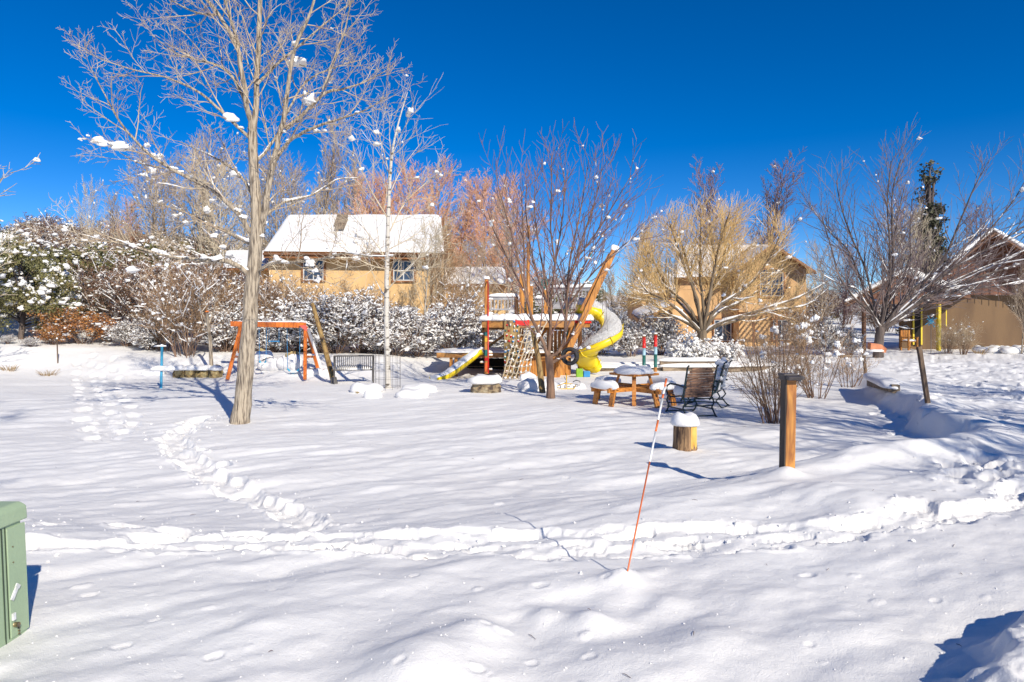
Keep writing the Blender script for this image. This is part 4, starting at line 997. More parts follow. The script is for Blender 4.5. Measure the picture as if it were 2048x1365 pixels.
# ------------------------------------------------------------------ stump
bs = G(1370, 898); sc = bs.y/F; T = Thing('stump', 'short log stump with yellow cut face and a thick dome of snow', 'stump', bs)
r = 22*sc; h = 52*sc; b = MB(); n = 28
def stump_r(a, z): return r*(1+.05*math.sin(a*3+1)+.04*math.sin(a*7)+.03*math.sin(a*13+z*9))
V = []; zs = [-.12, 0, h*.3, h*.6, h*.9, h]
for z in zs:
    for i in range(n):
        a = 2*math.pi*i/n; q = stump_r(a, z)*(1.1 if z <= 0 else 1)
        p = Vector((math.cos(a)*q, math.sin(a)*q, z))
        # flat split face towards camera right
        nn = Vector((.35, -.94, 0)); dd = p.dot(nn)
        V.append(bs+p)
idx = np.arange(len(V)).reshape(len(zs), n); fq = np.stack([idx[:-1], np.roll(idx[:-1], -1, 1), np.roll(idx[1:], -1, 1), idx[1:]], -1).reshape(-1, 4)
b.add(V, [fq, [tuple(idx[-1])]]); b.build('log', M['stump'], T, True)
b = MB(); V = []; zs = [-.1, h*.5, h*.97]
aa = np.linspace(R(-72), R(-12), 9)
for z in zs:
    for a in aa: q = stump_r(a, z)*1.02+.006; V.append(bs+Vector((math.cos(a)*q, math.sin(a)*q, z)))
for z in zs:
    for a in aa: q = stump_r(a, z)*.9; V.append(bs+Vector((math.cos(a)*q, math.sin(a)*q, z)))
k = len(aa); idx = np.arange(3*k).reshape(3, k)
fq = np.stack([idx[:-1, :-1], idx[:-1, 1:], idx[1:, 1:], idx[1:, :-1]], -1).reshape(-1, 4)
fc = [(idx[2, i], idx[2, i+1], idx[2, i+1]+3*k, idx[2, i]+3*k) for i in range(k-1)]+[(idx[j, 0], idx[j+1, 0], idx[j+1, 0]+3*k, idx[j, 0]+3*k) for j in (0, 1)]+[(idx[j, -1], idx[j, -1]+3*k, idx[j+1, -1]+3*k, idx[j+1, -1]) for j in (0, 1)]
b.add(V, [fq, fc]); b.build('cut_face', M['stump_cut'], T, False)
b = MB(); snow_slab(b, bs+Vector((0, 0, h-.01)), r*1.28, r*1.2, .19, 0, .95, 4, .22, amp=.04); b.build('snow_cap', M['snow'], T, True)
# ------------------------------------------------------------------ picnic table
ct = G2(1268, 15.6); T = Thing('picnic_table', 'orange wooden picnic table with four attached seats under thick snow', 'picnic table', ct)
f = Fr(ct, R(35)); zt = .69
b = MB(); fbox(b, f, (0, 0, zt-.02), (.80, .80, .05)); b.build('tabletop', M['picnic'], T, bevel=.01)
b = MB(); snow_slab(b, ct+Vector((0, 0, zt+.01)), .43, .43, .17, R(20), .75, 3, .25, amp=.08); b.build('snow_cap', M['snow'], T, True)
b = MB()
for a in (0, 90):
    m = Rz(R(a))
    for sy in (-.26,): fbox(b, f, tuple(m@Vector((0, sy, .36))), (2.1, .06, .09), m)
    fbox(b, f, tuple(m@Vector((0, .26, .35))), (2.1, .06, .09), m)
b.build('support_beam', M['picnic'], T, bevel=.006)
for a in (45, 135, 225, 315):
    b = MB(); m = Rz(R(a)); b.beam(f(*(m@Vector((.55, 0, -.05)))), f(*(m@Vector((.34, 0, zt-.05)))), .09, .06); b.build('leg', M['picnic'], T, bevel=.005)
for i, a in enumerate((0, 90, 180, 270)):
    m = Rz(R(a)); c = m@Vector((.90, 0, .40)); b = MB(); fbox(b, f, tuple(c), (.26, .66, .05), m); st = b.build('seat', M['picnic'], T, bevel=.008)
    b = MB(); snow_slab(b, f(c.x, c.y, c.z+.02), .17, .36, .16, R(35+a), .6, 10+i, .3, amp=.10); b.build('seat_snow', M['snow'], T, True)
    for s in (-.26, .26):
        b = MB(); b.beam(f(*(m@Vector((.98, s, -.08)))), f(*(m@Vector((.88, s, .39)))), .13, .05); b.build('leg', M['picnic'], T, bevel=.005)
# ------------------------------------------------------------------ glider chairs
def glider(base, rz, label, wood, scale=1.0):
    T = Thing('glider_chair', label, 'chair', base, 'garden glider chairs'); f = Fr(base, rz)
    # local: y=0 back side toward -y (viewer sees back), faces +y
    W = .60
    b = MB(); tb = RX(R(16))
    p0 = Vector((0, -.28, .36)); 
    if wood:
        for k in range(11):
            z = .04+k*.055; q = tb@Vector((0, 0, z)); wd = W*(.98 if k < 9 else .98-.12*(k-8))
            fbox(b, f, (0, p0.y-q.z*0+q.y, p0.z+q.z), (wd, .022, .046), tb)
        b.build('backrest', M['chair_wood'], T, bevel=.003)
    else:
        for k in range(11):
            z = .04+k*.055; q = tb@Vector((0, 0, z)); fbox(b, f, (0, p0.y+q.y, p0.z+q.z), (W, .022, .046), tb)
        b.build('backrest', M['chair_frame'], T, bevel=.003)
    b = MB()
    for k in range(7): fbox(b, f, (0, -.22+k*.075, .37+.008*k), (W, .06, .022))
    b.build('seat', M['chair_wood'], T, bevel=.003)
    for s in (-1, 1):
        b = MB(); x = s*(W/2+.02)
        e = tb@Vector((0, 0, .64)); b.tube([f(x, -.20, .30), f(x, p0.y+.0, .38), f(x, p0.y+e.y*.5, p0.z+.32), f(x, p0.y+e.y, p0.z+e.z), f(x, p0.y+e.y-.05, p0.z+e.z+.03)], .018, 8)
        b.build('back_frame', M['chair_frame'], T, True)
        b = MB(); b.tube([f(x, -.40, .57), f(x, -.1, .60), f(x, .22, .60), f(x, .34, .55), f(x, .37, .45), f(x, .33, .36), f(x, .2, .33)], .019, 8); b.build('armrest', M['chair_frame'], T, True)
        b = MB(); b.tube([f(x, -.30, .36), f(x, -.36, .26), f(x, -.28, .16), f(x, -.38, .04), f(x, -.46, -.02)], .017, 8)
        b.tube([f(x, .30, .36), f(x, .36, .25), f(x, .27, .15), f(x, .36, .04), f(x, .46, -.02)], .017, 8); b.tube([f(x, -.33, .13), f(x, .33, .13)], .013, 8); b.build('leg_frame', M['chair_frame'], T, True)
    b = MB()
    for y, z in ((-.32, .2), (.32, .2), (-.25, .33), (.25, .33)): b.tube([f(-W/2-.02, y, z), f(W/2+.02, y, z)], .013, 8)
    for y, z in ((-.42, .02), (.42, .02)): b.tube([f(-W/2-.02, y, z), f(W/2+.02, y, z)], .013, 8)
    b.build('cross_bar', M['chair_frame'], T, True)
    b = MB(); snow_slab(b, f(0, .05, .40), W/2*.98, .30, .20, rz, .6, 5, .1); b.build('seat_snow', M['snow'], T, True)
    if not wood:
        b = MB(); m = Rz(rz)@RX(R(16))
        C = [tuple(f(x_, p0.y+.07-(z_)*.28, p0.z+z_)) for x_ in (-.2, 0, .2) for z_ in (.12, .28, .44, .58)]
        blobs_mb(b, C, [(.15, .09, .13)]*len(C), 3, 5, .25, .9); b.build('back_snow', M['snow'], T, True)
glider(G2(1380, 13.7)+Vector((0, 0, .0)), R(16), 'glider chair with brown slatted back seen from behind beside the picnic table', True)
glider(G2(1412, 15.0), R(62), 'second glider chair behind the first, heaped with snow', False)
# ------------------------------------------------------------------ play ship
SB = G(1080, 752); DD = SB.y; SC_ = DD/F
T = Thing('play_ship', 'wooden ship-shaped climbing frame with upper deck, slides and net', 'playground ship', SB)
def pbox(px0, py0, px1, py1, D, th, mb, rot=None):
    """box whose front face spans the given photo rectangle at depth D"""
    a = P3(px0, py0, D); c = P3(px1, py1, D)
    return mb.box(((a.x+c.x)/2, D+th/2, (a.z+c.z)/2), (abs(c.x-a.x), th, abs(a.z-c.z)), rot)
Dn = DD-.4
# low deck
b = MB(); pbox(873, 706, 1008, 716, Dn, .05, b); pbox(1030, 707, 1100, 716, Dn+.4, .05, b); a = P3(873, 706, Dn); c = P3(1100, 706, Dn)
b.box(((a.x+c.x)/2, Dn+1.2, a.z-.03), (c.x-a.x-.02, 2.2, .05)); b.build('low_deck', M['amber_x'], T, bevel=.006)
b = MB(); p = P3(990, 706, Dn+.9); snow_slab(b, Vector(((a.x+c.x)/2, Dn+1.05, a.z)), (c.x-a.x)/2+.06, 1.12, .12, 0, .2, 2, .15, n=60); b.build('low_deck_snow', M['snow'], T, True)
for px, py in ((902, 762), (912, 762), (1012, 756), (1094, 756)):
    b = MB(); pbox(px-3, 716, px+3, py, Dn+.06, .1, b); b.build('low_post', M['amber_z'], T)
b = MB(); pbox(934, 717, 1142, 762, Dn+1.7, .06, b); b.build('underdeck_dark', M['near_black'], T)  # near-black sheet put in for the dark beneath the low deck
b = MB()
for k in range(3): b = MB(); pbox(925, 733+k*10, 1010, 734+k*10, Dn+1.3, .05, b); b.build('step_edge', M['timber'], T)
# tall corner post with pegs and painted bands
Dp = Dn-.1
b = MB(); pbox(969, 558, 977, 748, Dp, .14, b); b.build('corner_post', M['amber_z'], T, bevel=.006)
b = MB(); p = P3(973, 558, Dp+.07); snow_slab(b, p, .11, .11, .10, 0, .9, 7); b.build('post_snow', M['snow'], T, True)
for y0, y1, m in ((642, 654, 'blue'), (664, 672, 'teal'), (676, 684, 'yellow_deep'), (700, 712, 'teal'), (716, 722, 'red'), (726, 744, 'orange')):
    b = MB(); pbox(968.4, y0, 977.6, y1, Dp-.012, .165, b); b.build('painted_band', M[m], T)
b = MB(); bs_ = MB()
for i, y in enumerate(range(600, 745, 14)):
    s = -1 if i % 2 else 1; q = P3(973, y, Dp+.07)
    b = MB(); b.box((q.x+s*.13, q.y, q.z), (.14, .05, .03)); pg_ = b.build('climbing_peg', M['amber_x'], T)
    bs_ = MB(); snow_slab(bs_, (q.x+s*.14, q.y, q.z+.015), .08, .04, .05, 0, .8, i); bs_.build('peg_snow', M['snow'], T, True, parent=pg_)
b = MB(); b.tube([P3(976, 566, Dp-.25), P3(976.5, 747, Dp-.25)], .024, 12); b.tube([P3(976, 566, Dp-.25), P3(974, 563, Dp)], .02, 8); b.build('fire_pole', M['red'], T, True)
# upper deck
Du = DD-.6
def deckpoly(z0, th, mb, grow=0):
    pts = [(964, 0), (1032, -.35), (1100, -.15), (1165, .2), (1182, .5), (1165, 2.0), (1040, 2.4), (964, 2.2)]
    z = z0; P = [Vector(((px-CX)/F*Du, Du+dy, z)) for px, dy in pts]
    mb.poly([P[i] for i in range(len(P))], (0, 0, th)); return P
zt = P3(0, 640, Du).z
b = MB(); DP = deckpoly(zt-.02, .06, b); b.build('upper_deck', M['amber_x'], T)
# fascia boards round deck front
for i, (a, c) in enumerate(zip(DP, DP[1:])):
    if i < 4 or i >= 5:
        b = MB(); b.beam(a+Vector((0, -.03, -.10)), c+Vector((0, -.03, -.10)),   .05, .28) if i < 4 else b.beam(a+Vector((0, 0, -.08)), c+Vector((0, 0, -.08)), .05, .18)
        b.build('fascia', M['amber_x'], T, bevel=.006)
b = MB()
for a, c in zip(DP[:5], DP[1:5]):
    n = 3
    for k in range(n):
        q = a.lerp(c, (k+.5)/n); L_ = (c-a).length/n*.56+.04; an = math.atan2(c.y-a.y, c.x-a.x)
        snow_slab(b, q+Vector((0, .12, .03)), L_, .24, .20, an, .5, i+k, .3)
q = (DP[0]+DP[3])/2+Vector((0, 1.2, .04)); snow_slab(b, q, 1.55, .95, .12, 0, .3, 3); b.build('deck_snow', M['snow'], T, True)
b = MB(); b.beam(DP[1]+Vector((-.02, -.07, -.07)), DP[1].lerp(DP[2], .38)+Vector((0, -.07, -.07)), .03, .2); b.build('red_bracket', M['red'], T, bevel=.004)
b = MB(); b.beam(DP[2].lerp(DP[3], .78)+Vector((0, -.08, .0)), DP[3]+Vector((.0, -.08, .0)), .04, .2); b.beam(DP[3]+Vector((0, -.08, 0)), DP[4]+Vector((.05, -.06, 0)), .04, .2); b.build('red_bracket', M['red'], T, bevel=.004)
# deck support posts
for px, y0, y1, D in ((1043, 637, 752, Du+.1), (1139, 640, 705, Du+.6), (1098, 640, 752, Du+1.6), (968, 640, 752, Du+2.1), (1160, 640, 752, Du+1.9)):
    b = MB(); pbox(px-4, y0, px+4, y1, D, .14, b); b.build('deck_post', M['amber_z'], T, bevel=.006)
b = MB(); pbox(1131, 653, 1136, 672, Du+.5, .05, b); b.build('teal_panel', M['teal'], T)
for (a_, c_, w_) in ((P3(1126, 712, Du+.1), P3(1148, 645, Du+.1), .12), (P3(1043, 735, Du+.2), P3(1098, 650, Du+1.5), .08), (P3(968, 700, Du+2.0), P3(1040, 648, Du+2.0), .09)):
    b = MB(); b.beam(a_, c_, w_, w_, up=(0, 1, 0)); b.build('diagonal_brace', M['amber_z'], T, bevel=.006)
b = MB(); pbox(966, 654, 1140, 660, Du+2.1, .06, b); b.build('cross_beam', M['amber_x'], T)
b = MB(); pbox(1060, 712, 1142, 717, Du+.42, .07, b); b.build('cross_beam', M['amber_x'], T)
for k in range(5): b = MB(); pbox(1100+k*8, 662, 1106+k*8, 716, Du+1.7, .04, b); b.build('wall_board', M['amber_z'], T)
# railings
def railing(px0, px1, ytop, ybot, D0, D1, snow=True, n=9, rail=9):
    a0 = P3(px0, ytop, D0); a1 = P3(px1, ytop, D1); c0 = P3(px0, ybot, D0); c1 = P3(px1, ybot, D1)
    b = MB(); hh_ = rail*SC_; v = Vector((0, 0, hh_/2))
    b.beam(a0-v, a1-v, .04, hh_); b.beam(c0+Vector((0, 0, .03)), c1+Vector((0, 0, .03)), .04, .06); b.build('rail', M['grey_wood'], T)
    b = MB()
    for i in range(n):
        t = (i+.5)/n; p = a0.lerp(a1, t)-v*2; q = c0.lerp(c1, t); b = MB(); b.box(tuple((p+q)/2), (.05, .03, (p-q).length)); b.build('baluster', M['grey_wood'], T)
    if snow:
        b = MB(); q = (a0+a1)/2; an = math.atan2(a1.y-a0.y, a1.x-a0.x); snow_slab(b, q-Vector((0, 0, .01)), (a1-a0).length/2+.04, .09, .12, an, .5, 3, .3, n=40); b.build('rail_snow', M['snow'], T, True)
railing(979, 1033, 592, 621, Du+2.1, Du+2.25, n=8)
railing(1070, 1090, 596, 612, Du+2.3, Du+2.3, n=2, rail=12)
railing(1100, 1188, 574, 608, Du+2.3, Du+2.0, n=13)
b = MB(); pbox(1105, 608, 1165, 618, Du+2.0, .05, b); b.build('lower_rail', M['grey_wood'], T)
for px, y0, D, w_ in ((1033, 594, Du+2.2, 4), (1044, 548, Du+.1, 5), (1092, 580, Du+1.2, 3.6), (1063, 572, Du+2.3, 3), (1168, 606, Du+1.0, 4)):
    b = MB(); pbox(px-w_, y0, px+w_, 640, D, w_*2*SC_, b); b.build('rail_post', M['amber_z'], T, bevel=.006)
    b = MB(); q = P3(px, y0, D+w_*SC_); snow_slab(b, q, w_*SC_*1.15, w_*SC_*1.15, .09, 0, .9, 3); b.build('post_snow', M['snow'], T, True)
b = MB(); b.tube([P3(1056, 640, Du+1.5), P3(1057, 452, Du+1.5)], [.07, .05], 12); b.build('mast', M['amber_z'], T, True)
q = P3(1089, 567, Du+1.1); b = MB(); b.tube([q+Vector((math.cos(a)*.10, 0, math.sin(a)*.15)) for a in np.linspace(0, 2*math.pi, 21)], .022, 8, False)
b.tube([q+Vector((-.1, 0, 0)), q+Vector((.1, 0, 0))], .012, 6); b.tube([q+Vector((0, 0, -.2)), q+Vector((0, 0, .15))], .012, 6); b.build('steering_wheel', M['teal'], T, True)
b = MB(); b.tube([P3(976, 564, Dp+.05), P3(1010, 571, Du+.1), P3(1044, 573, Du+.1)], .012, 6); b.build('guard_rope', M['rope'], T, True)
b = MB(); b.tube([P3(1160, 594, Du+.4), P3(1180, 587, Du), P3(1197, 573, Du-.1)], .016, 6); b.build('guard_rope', M['snow'], T, True)
for px, py, m in ((1052, 475, 'blue'), (1064, 458, 'white'), (1140, 495, 'yellow_deep'), (1178, 505, 'teal'), (1110, 480, 'white')):
    q = P3(px, py, Du+1.4); b = MB(); b.poly([q, q+Vector((.13, .02, .02)), q+Vector((.07, .01, -.2))], (0, .006, 0)); b.build('pennant', M[m], T)
b = MB(); b.tube([P3(1057, 456, Du+1.5), P3(1100, 482, Du+1.4), P3(1150, 500, Du+1.2), P3(1222, 506, Du+.1)], .007, 5); b.build('pennant_line', M['rope'], T, True)
# bow beam
bt = P3(1228, 502, Du-.1); bm_ = P3(1172, 622, Du-.15); bb = P3(1112, 756, Du-.25)
b = MB(); b.beam(bb-(bt-bb).normalized()*.2, bt, .19, .2, up=(0, 1, 0)); b.build('bow_beam', M['amber_z'], T, bevel=.01)
b = MB(); dv = Vector((-.17, .0, 0)); b.beam(bm_+dv*1.0+Vector((0, .05, 0)), bt+dv*.8+Vector((0, .05, -.1)), .10, .10, up=(0, 1, 0)); b.build('bow_brace', M['amber_z'], T, bevel=.008)
b = MB(); blobs_mb(b, [tuple(P3(1229, 497, Du-.1)), tuple(P3(1234, 502, Du-.15))], [(.15, .15, .15), (.09, .09, .06)], 3, 3, .12, .7)
b.build('beam_snow', M['snow'], T, True)
# climbing wall
Dw = Du-.35
b = MB(); b.poly([P3(1008, 757, Dw-.35), P3(1036, 757, Dw-.35), P3(1040, 636, Dw), P3(1009, 636, Dw)], (0, .05, 0)); b.build('climbing_wall', M['log'], T)
rs = random.Random(4); holds = {'red': MB(), 'blue': MB(), 'hold_grey': MB(), 'teal': MB()}
for i in range(11):
    for j in range(4):
        px = 1012+j*7.6+rs.uniform(-2, 2); py = 642+i*10.3+rs.uniform(-2, 2); t = (757-py)/121
        q = P3(px, py, Dw-.35+.35*t-.02); k = rs.choice(['red', 'blue', 'hold_grey', 'hold_grey', 'teal', 'red'])
        hb = MB(); blobs_mb(hb, [tuple(q)], [(.042, .03, .045)], 2, i, .2, 1); hb = hb.build('climbing_hold', M[k], T, True)
        if rs.random() < .7: sb = MB(); blobs_mb(sb, [tuple(q+Vector((0, 0, .035)))], [(.04, .03, .03)], 2, i, .2, 1); sb.build('hold_snow', M['snow'], T, True, parent=hb)
# cargo net
b = MB(); sn = MB(); nx_, ny_ = 6, 9; rs = random.Random(6); tl_, tr_, bl_, br_ = P3(1040, 644, Du-.2), P3(1094, 640, Du-.2), P3(1003, 758, Du-1.3), P3(1058, 757, Du-1.5)
gp = {}
for i in range(ny_+1):
    for j in range(nx_+1):
        t = i/ny_; u = j/nx_; p = tl_.lerp(tr_, u).lerp(bl_.lerp(br_, u), t)+Vector((rs.uniform(-.03, .03)-.12*math.sin(math.pi*t)*u, .12*math.sin(math.pi*t), rs.uniform(-.03, .03)-.1*math.sin(math.pi*t)*(1-abs(2*u-1)))); gp[i, j] = p
for (i, j), p in gp.items():
    for q in ((i+1, j), (i, j+1)):
        if q in gp: m_ = (p+gp[q])/2+Vector((0, 0, -.025)); b.tube([p, m_, gp[q]], .021, 5, False)
    if rs.random() < .55: blobs_mb(sn, [tuple(p)], [(.05, .04, .045)], 2, i*9+j, .3)
b.build('cargo_net', M['rope'], T, True); sn.build('net_snow', M['snow'], T, True)['kind'] = 'stuff'
# hull panels below
b = MB(); b.poly([P3(1044, 757, Du+.5), P3(1141, 757, Du+.5), P3(1141, 722, Du+.5), P3(1133, 712, Du+.5), P3(1060, 712, Du+.5), P3(1044, 740, Du+.5)], (0, .06, 0))
for px in (1062, 1080, 1098, 1116, 1131): b.tube([P3(px, 757, Du+.49), P3(px, 714, Du+.49)], .012, 4)
b.build('hull_panel', M['amber_z'], T)
# small slide
def slide_sweep(path, up, w_, wall, mb, snow_mb, th=.03, fill=.10):
    """U trough swept along path ; up vectors"""
    n = len(path); prof = [(-w_/2, wall), (-w_/2*.97, .06), (-w_/2*.7, .0), (0, -.02), (w_/2*.7, 0), (w_/2*.97, .06), (w_/2, wall), (w_/2+th, wall), (w_/2+th*.8, .03), (w_/2*.72, -th-.01), (0, -th-.03), (-w_/2*.72, -th-.01), (-w_/2-th*.8, .03), (-w_/2-th, wall)]
    sp = [(-w_/2+.01, wall*1.02), (-w_/2*.8, wall+fill*.6), (-w_/2*.45, wall+fill*.95), (0, wall+fill*1.05), (w_/2*.45, wall+fill*.95), (w_/2*.8, wall+fill*.6), (w_/2-.01, wall*1.02), (w_/2*.8, .03), (0, 0), (-w_/2*.8, .03)]
    def sw(profile, m, jit=0):
        V = []; k = len(profile); r_ = random.Random(3)
        for i in range(n):
            t = (path[min(n-1, i+1)]-path[max(0, i-1)]).normalized(); s_ = t.cross(Vector(up)).normalized(); u_ = s_.cross(t).normalized()
            jj = r_.uniform(-jit, jit)
            for x, y in profile: V.append(path[i]+s_*x+u_*(y+(jj if y > wall else 0)))
        idx = np.arange(n*k).reshape(n, k); f_ = np.stack([idx[:-1], np.roll(idx[:-1], -1, 1), np.roll(idx[1:], -1, 1), idx[1:]], -1).reshape(-1, 4)
        m.add(V, [f_, [tuple(idx[0])], [tuple(idx[-1][::-1])]])
    sw(prof, mb); sw(sp, snow_mb, .012)
b = MB(); sn = MB()
pth, _ = smooth_limb([P3(966, 706, Dn-.05), P3(952, 711, Dn-.1), P3(930, 728, Dn-.5), P3(905, 747, Dn-.9), P3(888, 757, Dn-1.1), P3(868, 763, Dn-1.35)], [1]*6, 4)
slide_sweep(pth, (0, 0, 1), .42, .13, b, sn, fill=.05); T2 = T
b.build('small_slide', M['yellow'], T, True); sn.build('small_slide_snow', M['snow'], T, False)
# spiral slide
cx = P3(1198, 700, Du+.35); RR = .43; path = []; z0 = P3(0, 626, Du).z; z1 = hz(cx.x, cx.y)+.12
path.append(Vector((cx.x-.75, cx.y+.50, z0+.06))); path.append(Vector((cx.x-.5, cx.y+.47, z0+.03)))
nst = 44
for i in range(nst+1):
    t = i/nst; a = R(125)-t*R(372); z = z0-.02+(z1-z0)*t
    path.append(Vector((cx.x+math.cos(a)*RR, cx.y+math.sin(a)*RR*1.0, z)))
b = MB(); sn = MB(); slide_sweep(path, (0, 0, 1), .70, .24, b, sn, fill=.25)
b.build('spiral_slide', M['yellow'], T, True)
for i_ in range(6, len(path)-2, 9):
    t_ = (path[i_+1]-path[i_-1]).normalized(); s_ = t_.cross(Vector((0, 0, 1))).normalized(); u_ = s_.cross(t_).normalized()
    b = MB(); b.tube([path[i_]+s_*x+u_*y for x, y in ((-.40, .30), (-.39, .03), (-.27, -.05), (0, -.065), (.27, -.05), (.39, .03), (.40, .30))], .016, 6); b.build('slide_seam', M['yellow'], T, True); sn.build('spiral_slide_snow', M['snow'], T, False)
# rope swing hanging from the bow beam
ra = P3(1208, 545, Du-.12); T = Thing('rope_swing', 'thin ropes of a swing hanging from the bow beam in front of the spiral slide', 'swing', (ra.x, ra.y, ra.z))
b = MB(); 
for dx in (-.12, .12): b.tube([ra+Vector((dx*.2, 0, 0)), ra+Vector((dx, -.25, -3.0*.9))], .006, 5)
b.build('rope', M['wire'], T, True)
b = MB(); b.box(tuple(ra+Vector((0, -.25, -2.7))), (.34, .16, .03)); b.build('seat', M['near_black'], T, bevel=.01)
# tyre on the vase tree
q = P3(1140, 713, VAS.y-.02); T = Thing('tyre', 'small black tyre hanging on a stub branch of the vase shaped tree', 'tyre', q)
def lathe(mb, prof, c, axis_m, n=28):
    k = len(prof); V = [c+axis_m@Vector((x, r_*math.cos(2*math.pi*i/n), r_*math.sin(2*math.pi*i/n))) for i in range(n) for x, r_ in prof]
    idx = np.arange(n*k).reshape(n, k); p_ = idx; q_ = np.roll(idx, -1, 0)
    mb.add(V, [np.stack([p_, q_, np.roll(q_, -1, 1), np.roll(p_, -1, 1)], -1).reshape(-1, 4)])
am = Rz(R(68)); b = MB()
lathe(b, [(-.055, .135), (-.075, .16), (-.08, .19), (-.06, .215), (-.04, .222), (-.036, .212), (-.012, .213), (-.008, .224), (.008, .224), (.012, .213), (.036, .212), (.04, .222), (.06, .215), (.08, .19), (.075, .16), (.055, .135), (.04, .15), (-.04, .15)], q, am, 40); b.build('tread', M['rubber'], T, True)
b = MB(); lathe(b, [(-.062, .148), (-.05, .128), (.05, .128), (.062, .148), (.045, .156), (-.045, .156)], q, am, 32); b.build('rim', M['near_black'], T, True)
# leaning log near the ship
base = G(1086, 786); T = Thing('leaning_log', 'brown log leaning against the vase shaped tree before the cargo net', 'log', base)
tp = P3(1064, 655, base.y+.5); b = MB(); b.tube([base-Vector((0, 0, .1)), base.lerp(tp, .5)+Vector((.03, 0, 0)), tp], [.085, .075, .055], 12); b.build('log_shaft', M['log'], T, True)
b = MB(); blobs_mb(b, [tuple(tp)], [(.07, .07, .06)], 3); b.build('snow_cap', M['snow'], T, True)
# leaning log by the swing
base = G(670, 768); T = Thing('leaning_log', 'tall yellowish log leaning left, between the swing set and the bench', 'log', base)
tp = P3(625, 608, base.y+1.2); b = MB(); b.tube([base-Vector((0, 0, .1)), base.lerp(tp, .5), tp], [.085, .075, .06], 12); b.build('log_shaft', M['log'], T, True)
b = MB(); b.tube([base-Vector((0, 0, .1)), base.lerp(tp, .07)], [.11, .095], 12); b.build('metal_sleeve', M['bench'], T, True)
# digger toy
bs = G(1110, 778); T = Thing('ride_on_digger', 'small yellow sit-on sand digger half buried in snow beside the vase shaped tree', 'toy digger', bs)
q = lambda px, py, dy=0: P3(px, py, bs.y+dy)
b = MB(); b.tube([q(1112, 779), q(1133, 778), q(1133, 762)], .014, 8); b.tube([q(1105, 776, .3), q(1132, 766)], .012, 8); b.tube([q(1133, 778), q(1148, 778), q(1152, 770)], .012, 8); b.tube([q(1133, 766), q(1133, 748)], .016, 8); b.tube([q(1127, 768), q(1145, 768)], .012, 8)
b.build('frame', M['yellow_deep'], T, True)
b = MB(); b.tube([q(1133, 752), q(1130, 745)], .008, 6); b.tube([q(1131, 760), q(1128, 753)], .008, 6); b.build('lever', M['near_black'], T, True)
b = MB(); b.tube([q(1146, 764), q(1152, 761), q(1160, 763), q(1160, 771), q(1150, 770)], .012, 8); b.build('scoop_arm', M['rubber'], T, True)
b = MB(); snow_slab(b, q(1150, 778, .25), .32, .2, .2, 0, .9, 4); snow_slab(b, q(1118, 780, .45), .33, .22, .24, 0, .9, 5); b.build('snow', M['snow'], T, True)
# ------------------------------------------------------------------ rocks
def rock(px, py, wpx, hpx, label, m='rock', snow=.5, seed=1, depth=.7, cat='rock', grp=None, bury=.3):
    b0 = G(px, py); sc = b0.y/F; a = wpx*sc/2; h = hpx*sc
    T = Thing('rock' if m != 'boulder' else 'boulder', label, cat, b0, grp); c = b0+Vector((0, a*depth, h*.35))
    b = MB(); rock_mb(b, c, (a, a*depth, h*.95), seed); b.build('stone', M[m], T, False)
    if snow:
        s = MB(); k_ = m == 'boulder' or grp == 'ochre edging stones'; snow_slab(s, c+Vector((0, 0, h*(.5 if k_ else .12))), a*(.97 if k_ else 1.1), a*depth*(.97 if k_ else 1.12), h*snow*(.62 if k_ else .8)+.04, 0, .85, seed, .35 if k_ else .9, amp=.11); s.build('snow_cap', M['snow'], T, True)
rock(968, 788, 72, 26, 'big brown boulder with thick snow cap left of the climbing wall', 'boulder', .75, 3)
rock(728, 788, 62, 14, 'flat ochre rock under snow in front of the bench', 'rock', 1.1, 4)
rock(744, 797, 30, 8, 'small round rock wholly capped with snow in front of the birch', 'rock', 1.7, 5)
rock(835, 786, 66, 9, 'long low rock under smooth snow right of the birch', 'rock', 1.3, 6)
rock(822, 796, 56, 9, 'low snow pillow on a rock, nearest right of the birch', 'rock', 1.3, 7)
rock(1075, 782, 70, 10, 'snow covered mound of stone under the cargo net', 'rock', 2.0, 8)
rock(1056, 762, 30, 10, 'small snowy stone at the foot of the cargo net', 'rock', 1.3, 18)
for i, (px, w_) in enumerate([(352, 26), (376, 34), (402, 38), (426, 30)]):
    rock(px, 757, w_, 20, ['leftmost block of the ochre stone edging', 'second block from the left in the ochre stone edging', 'third block from the left in the ochre stone edging', 'rightmost block of the ochre stone edging'][i], 'rock', .5, 20+i, .9, grp='ochre edging stones')
rock(300, 752, 40, 8, 'flat brown stone showing left of the blue post', 'rock', .9, 31, 1)
rock(625, 752, 40, 12, 'ochre stone right of the swing set', 'rock', .7, 32, .8); rock(650, 751, 34, 9, 'low ochre stone left of the bench', 'rock', .8, 33, .8)
for i, (px, py, w_, h_, lab) in enumerate([(540, 744, 60, 24, 'snow covered stone mound behind the swing seats'), (575, 742, 46, 30, 'taller snow covered stone behind the right swing'), (520, 735, 40, 30, 'snow mound left of the swing seats')]): rock(px, py, w_, h_, lab, 'rock', .7, 40+i, .9)
for i in range(9):
    px = 1965+i*14-(i % 2)*4; rock(px, 704+(i % 3)*2, 22+(i*7) % 12, 10, 'small snow capped rock in the row along the stucco wall', 'rock', .8, 60+i, .9, grp='rocks along the stucco wall')
b0 = G2(1757, 27.5); T = Thing('sandstone_slab', 'orange sandstone slab leaning in the snow at the foot of the right tree', 'rock', b0)
b = MB(); b.poly([P3(1741, 700, 27.5), P3(1772, 706, 27.5), P3(1774, 698, 27.5), P3(1764, 690, 27.6), P3(1742, 687, 27.6)], (0, .25, .03)); b.build('slab', M['sandstone'], T)
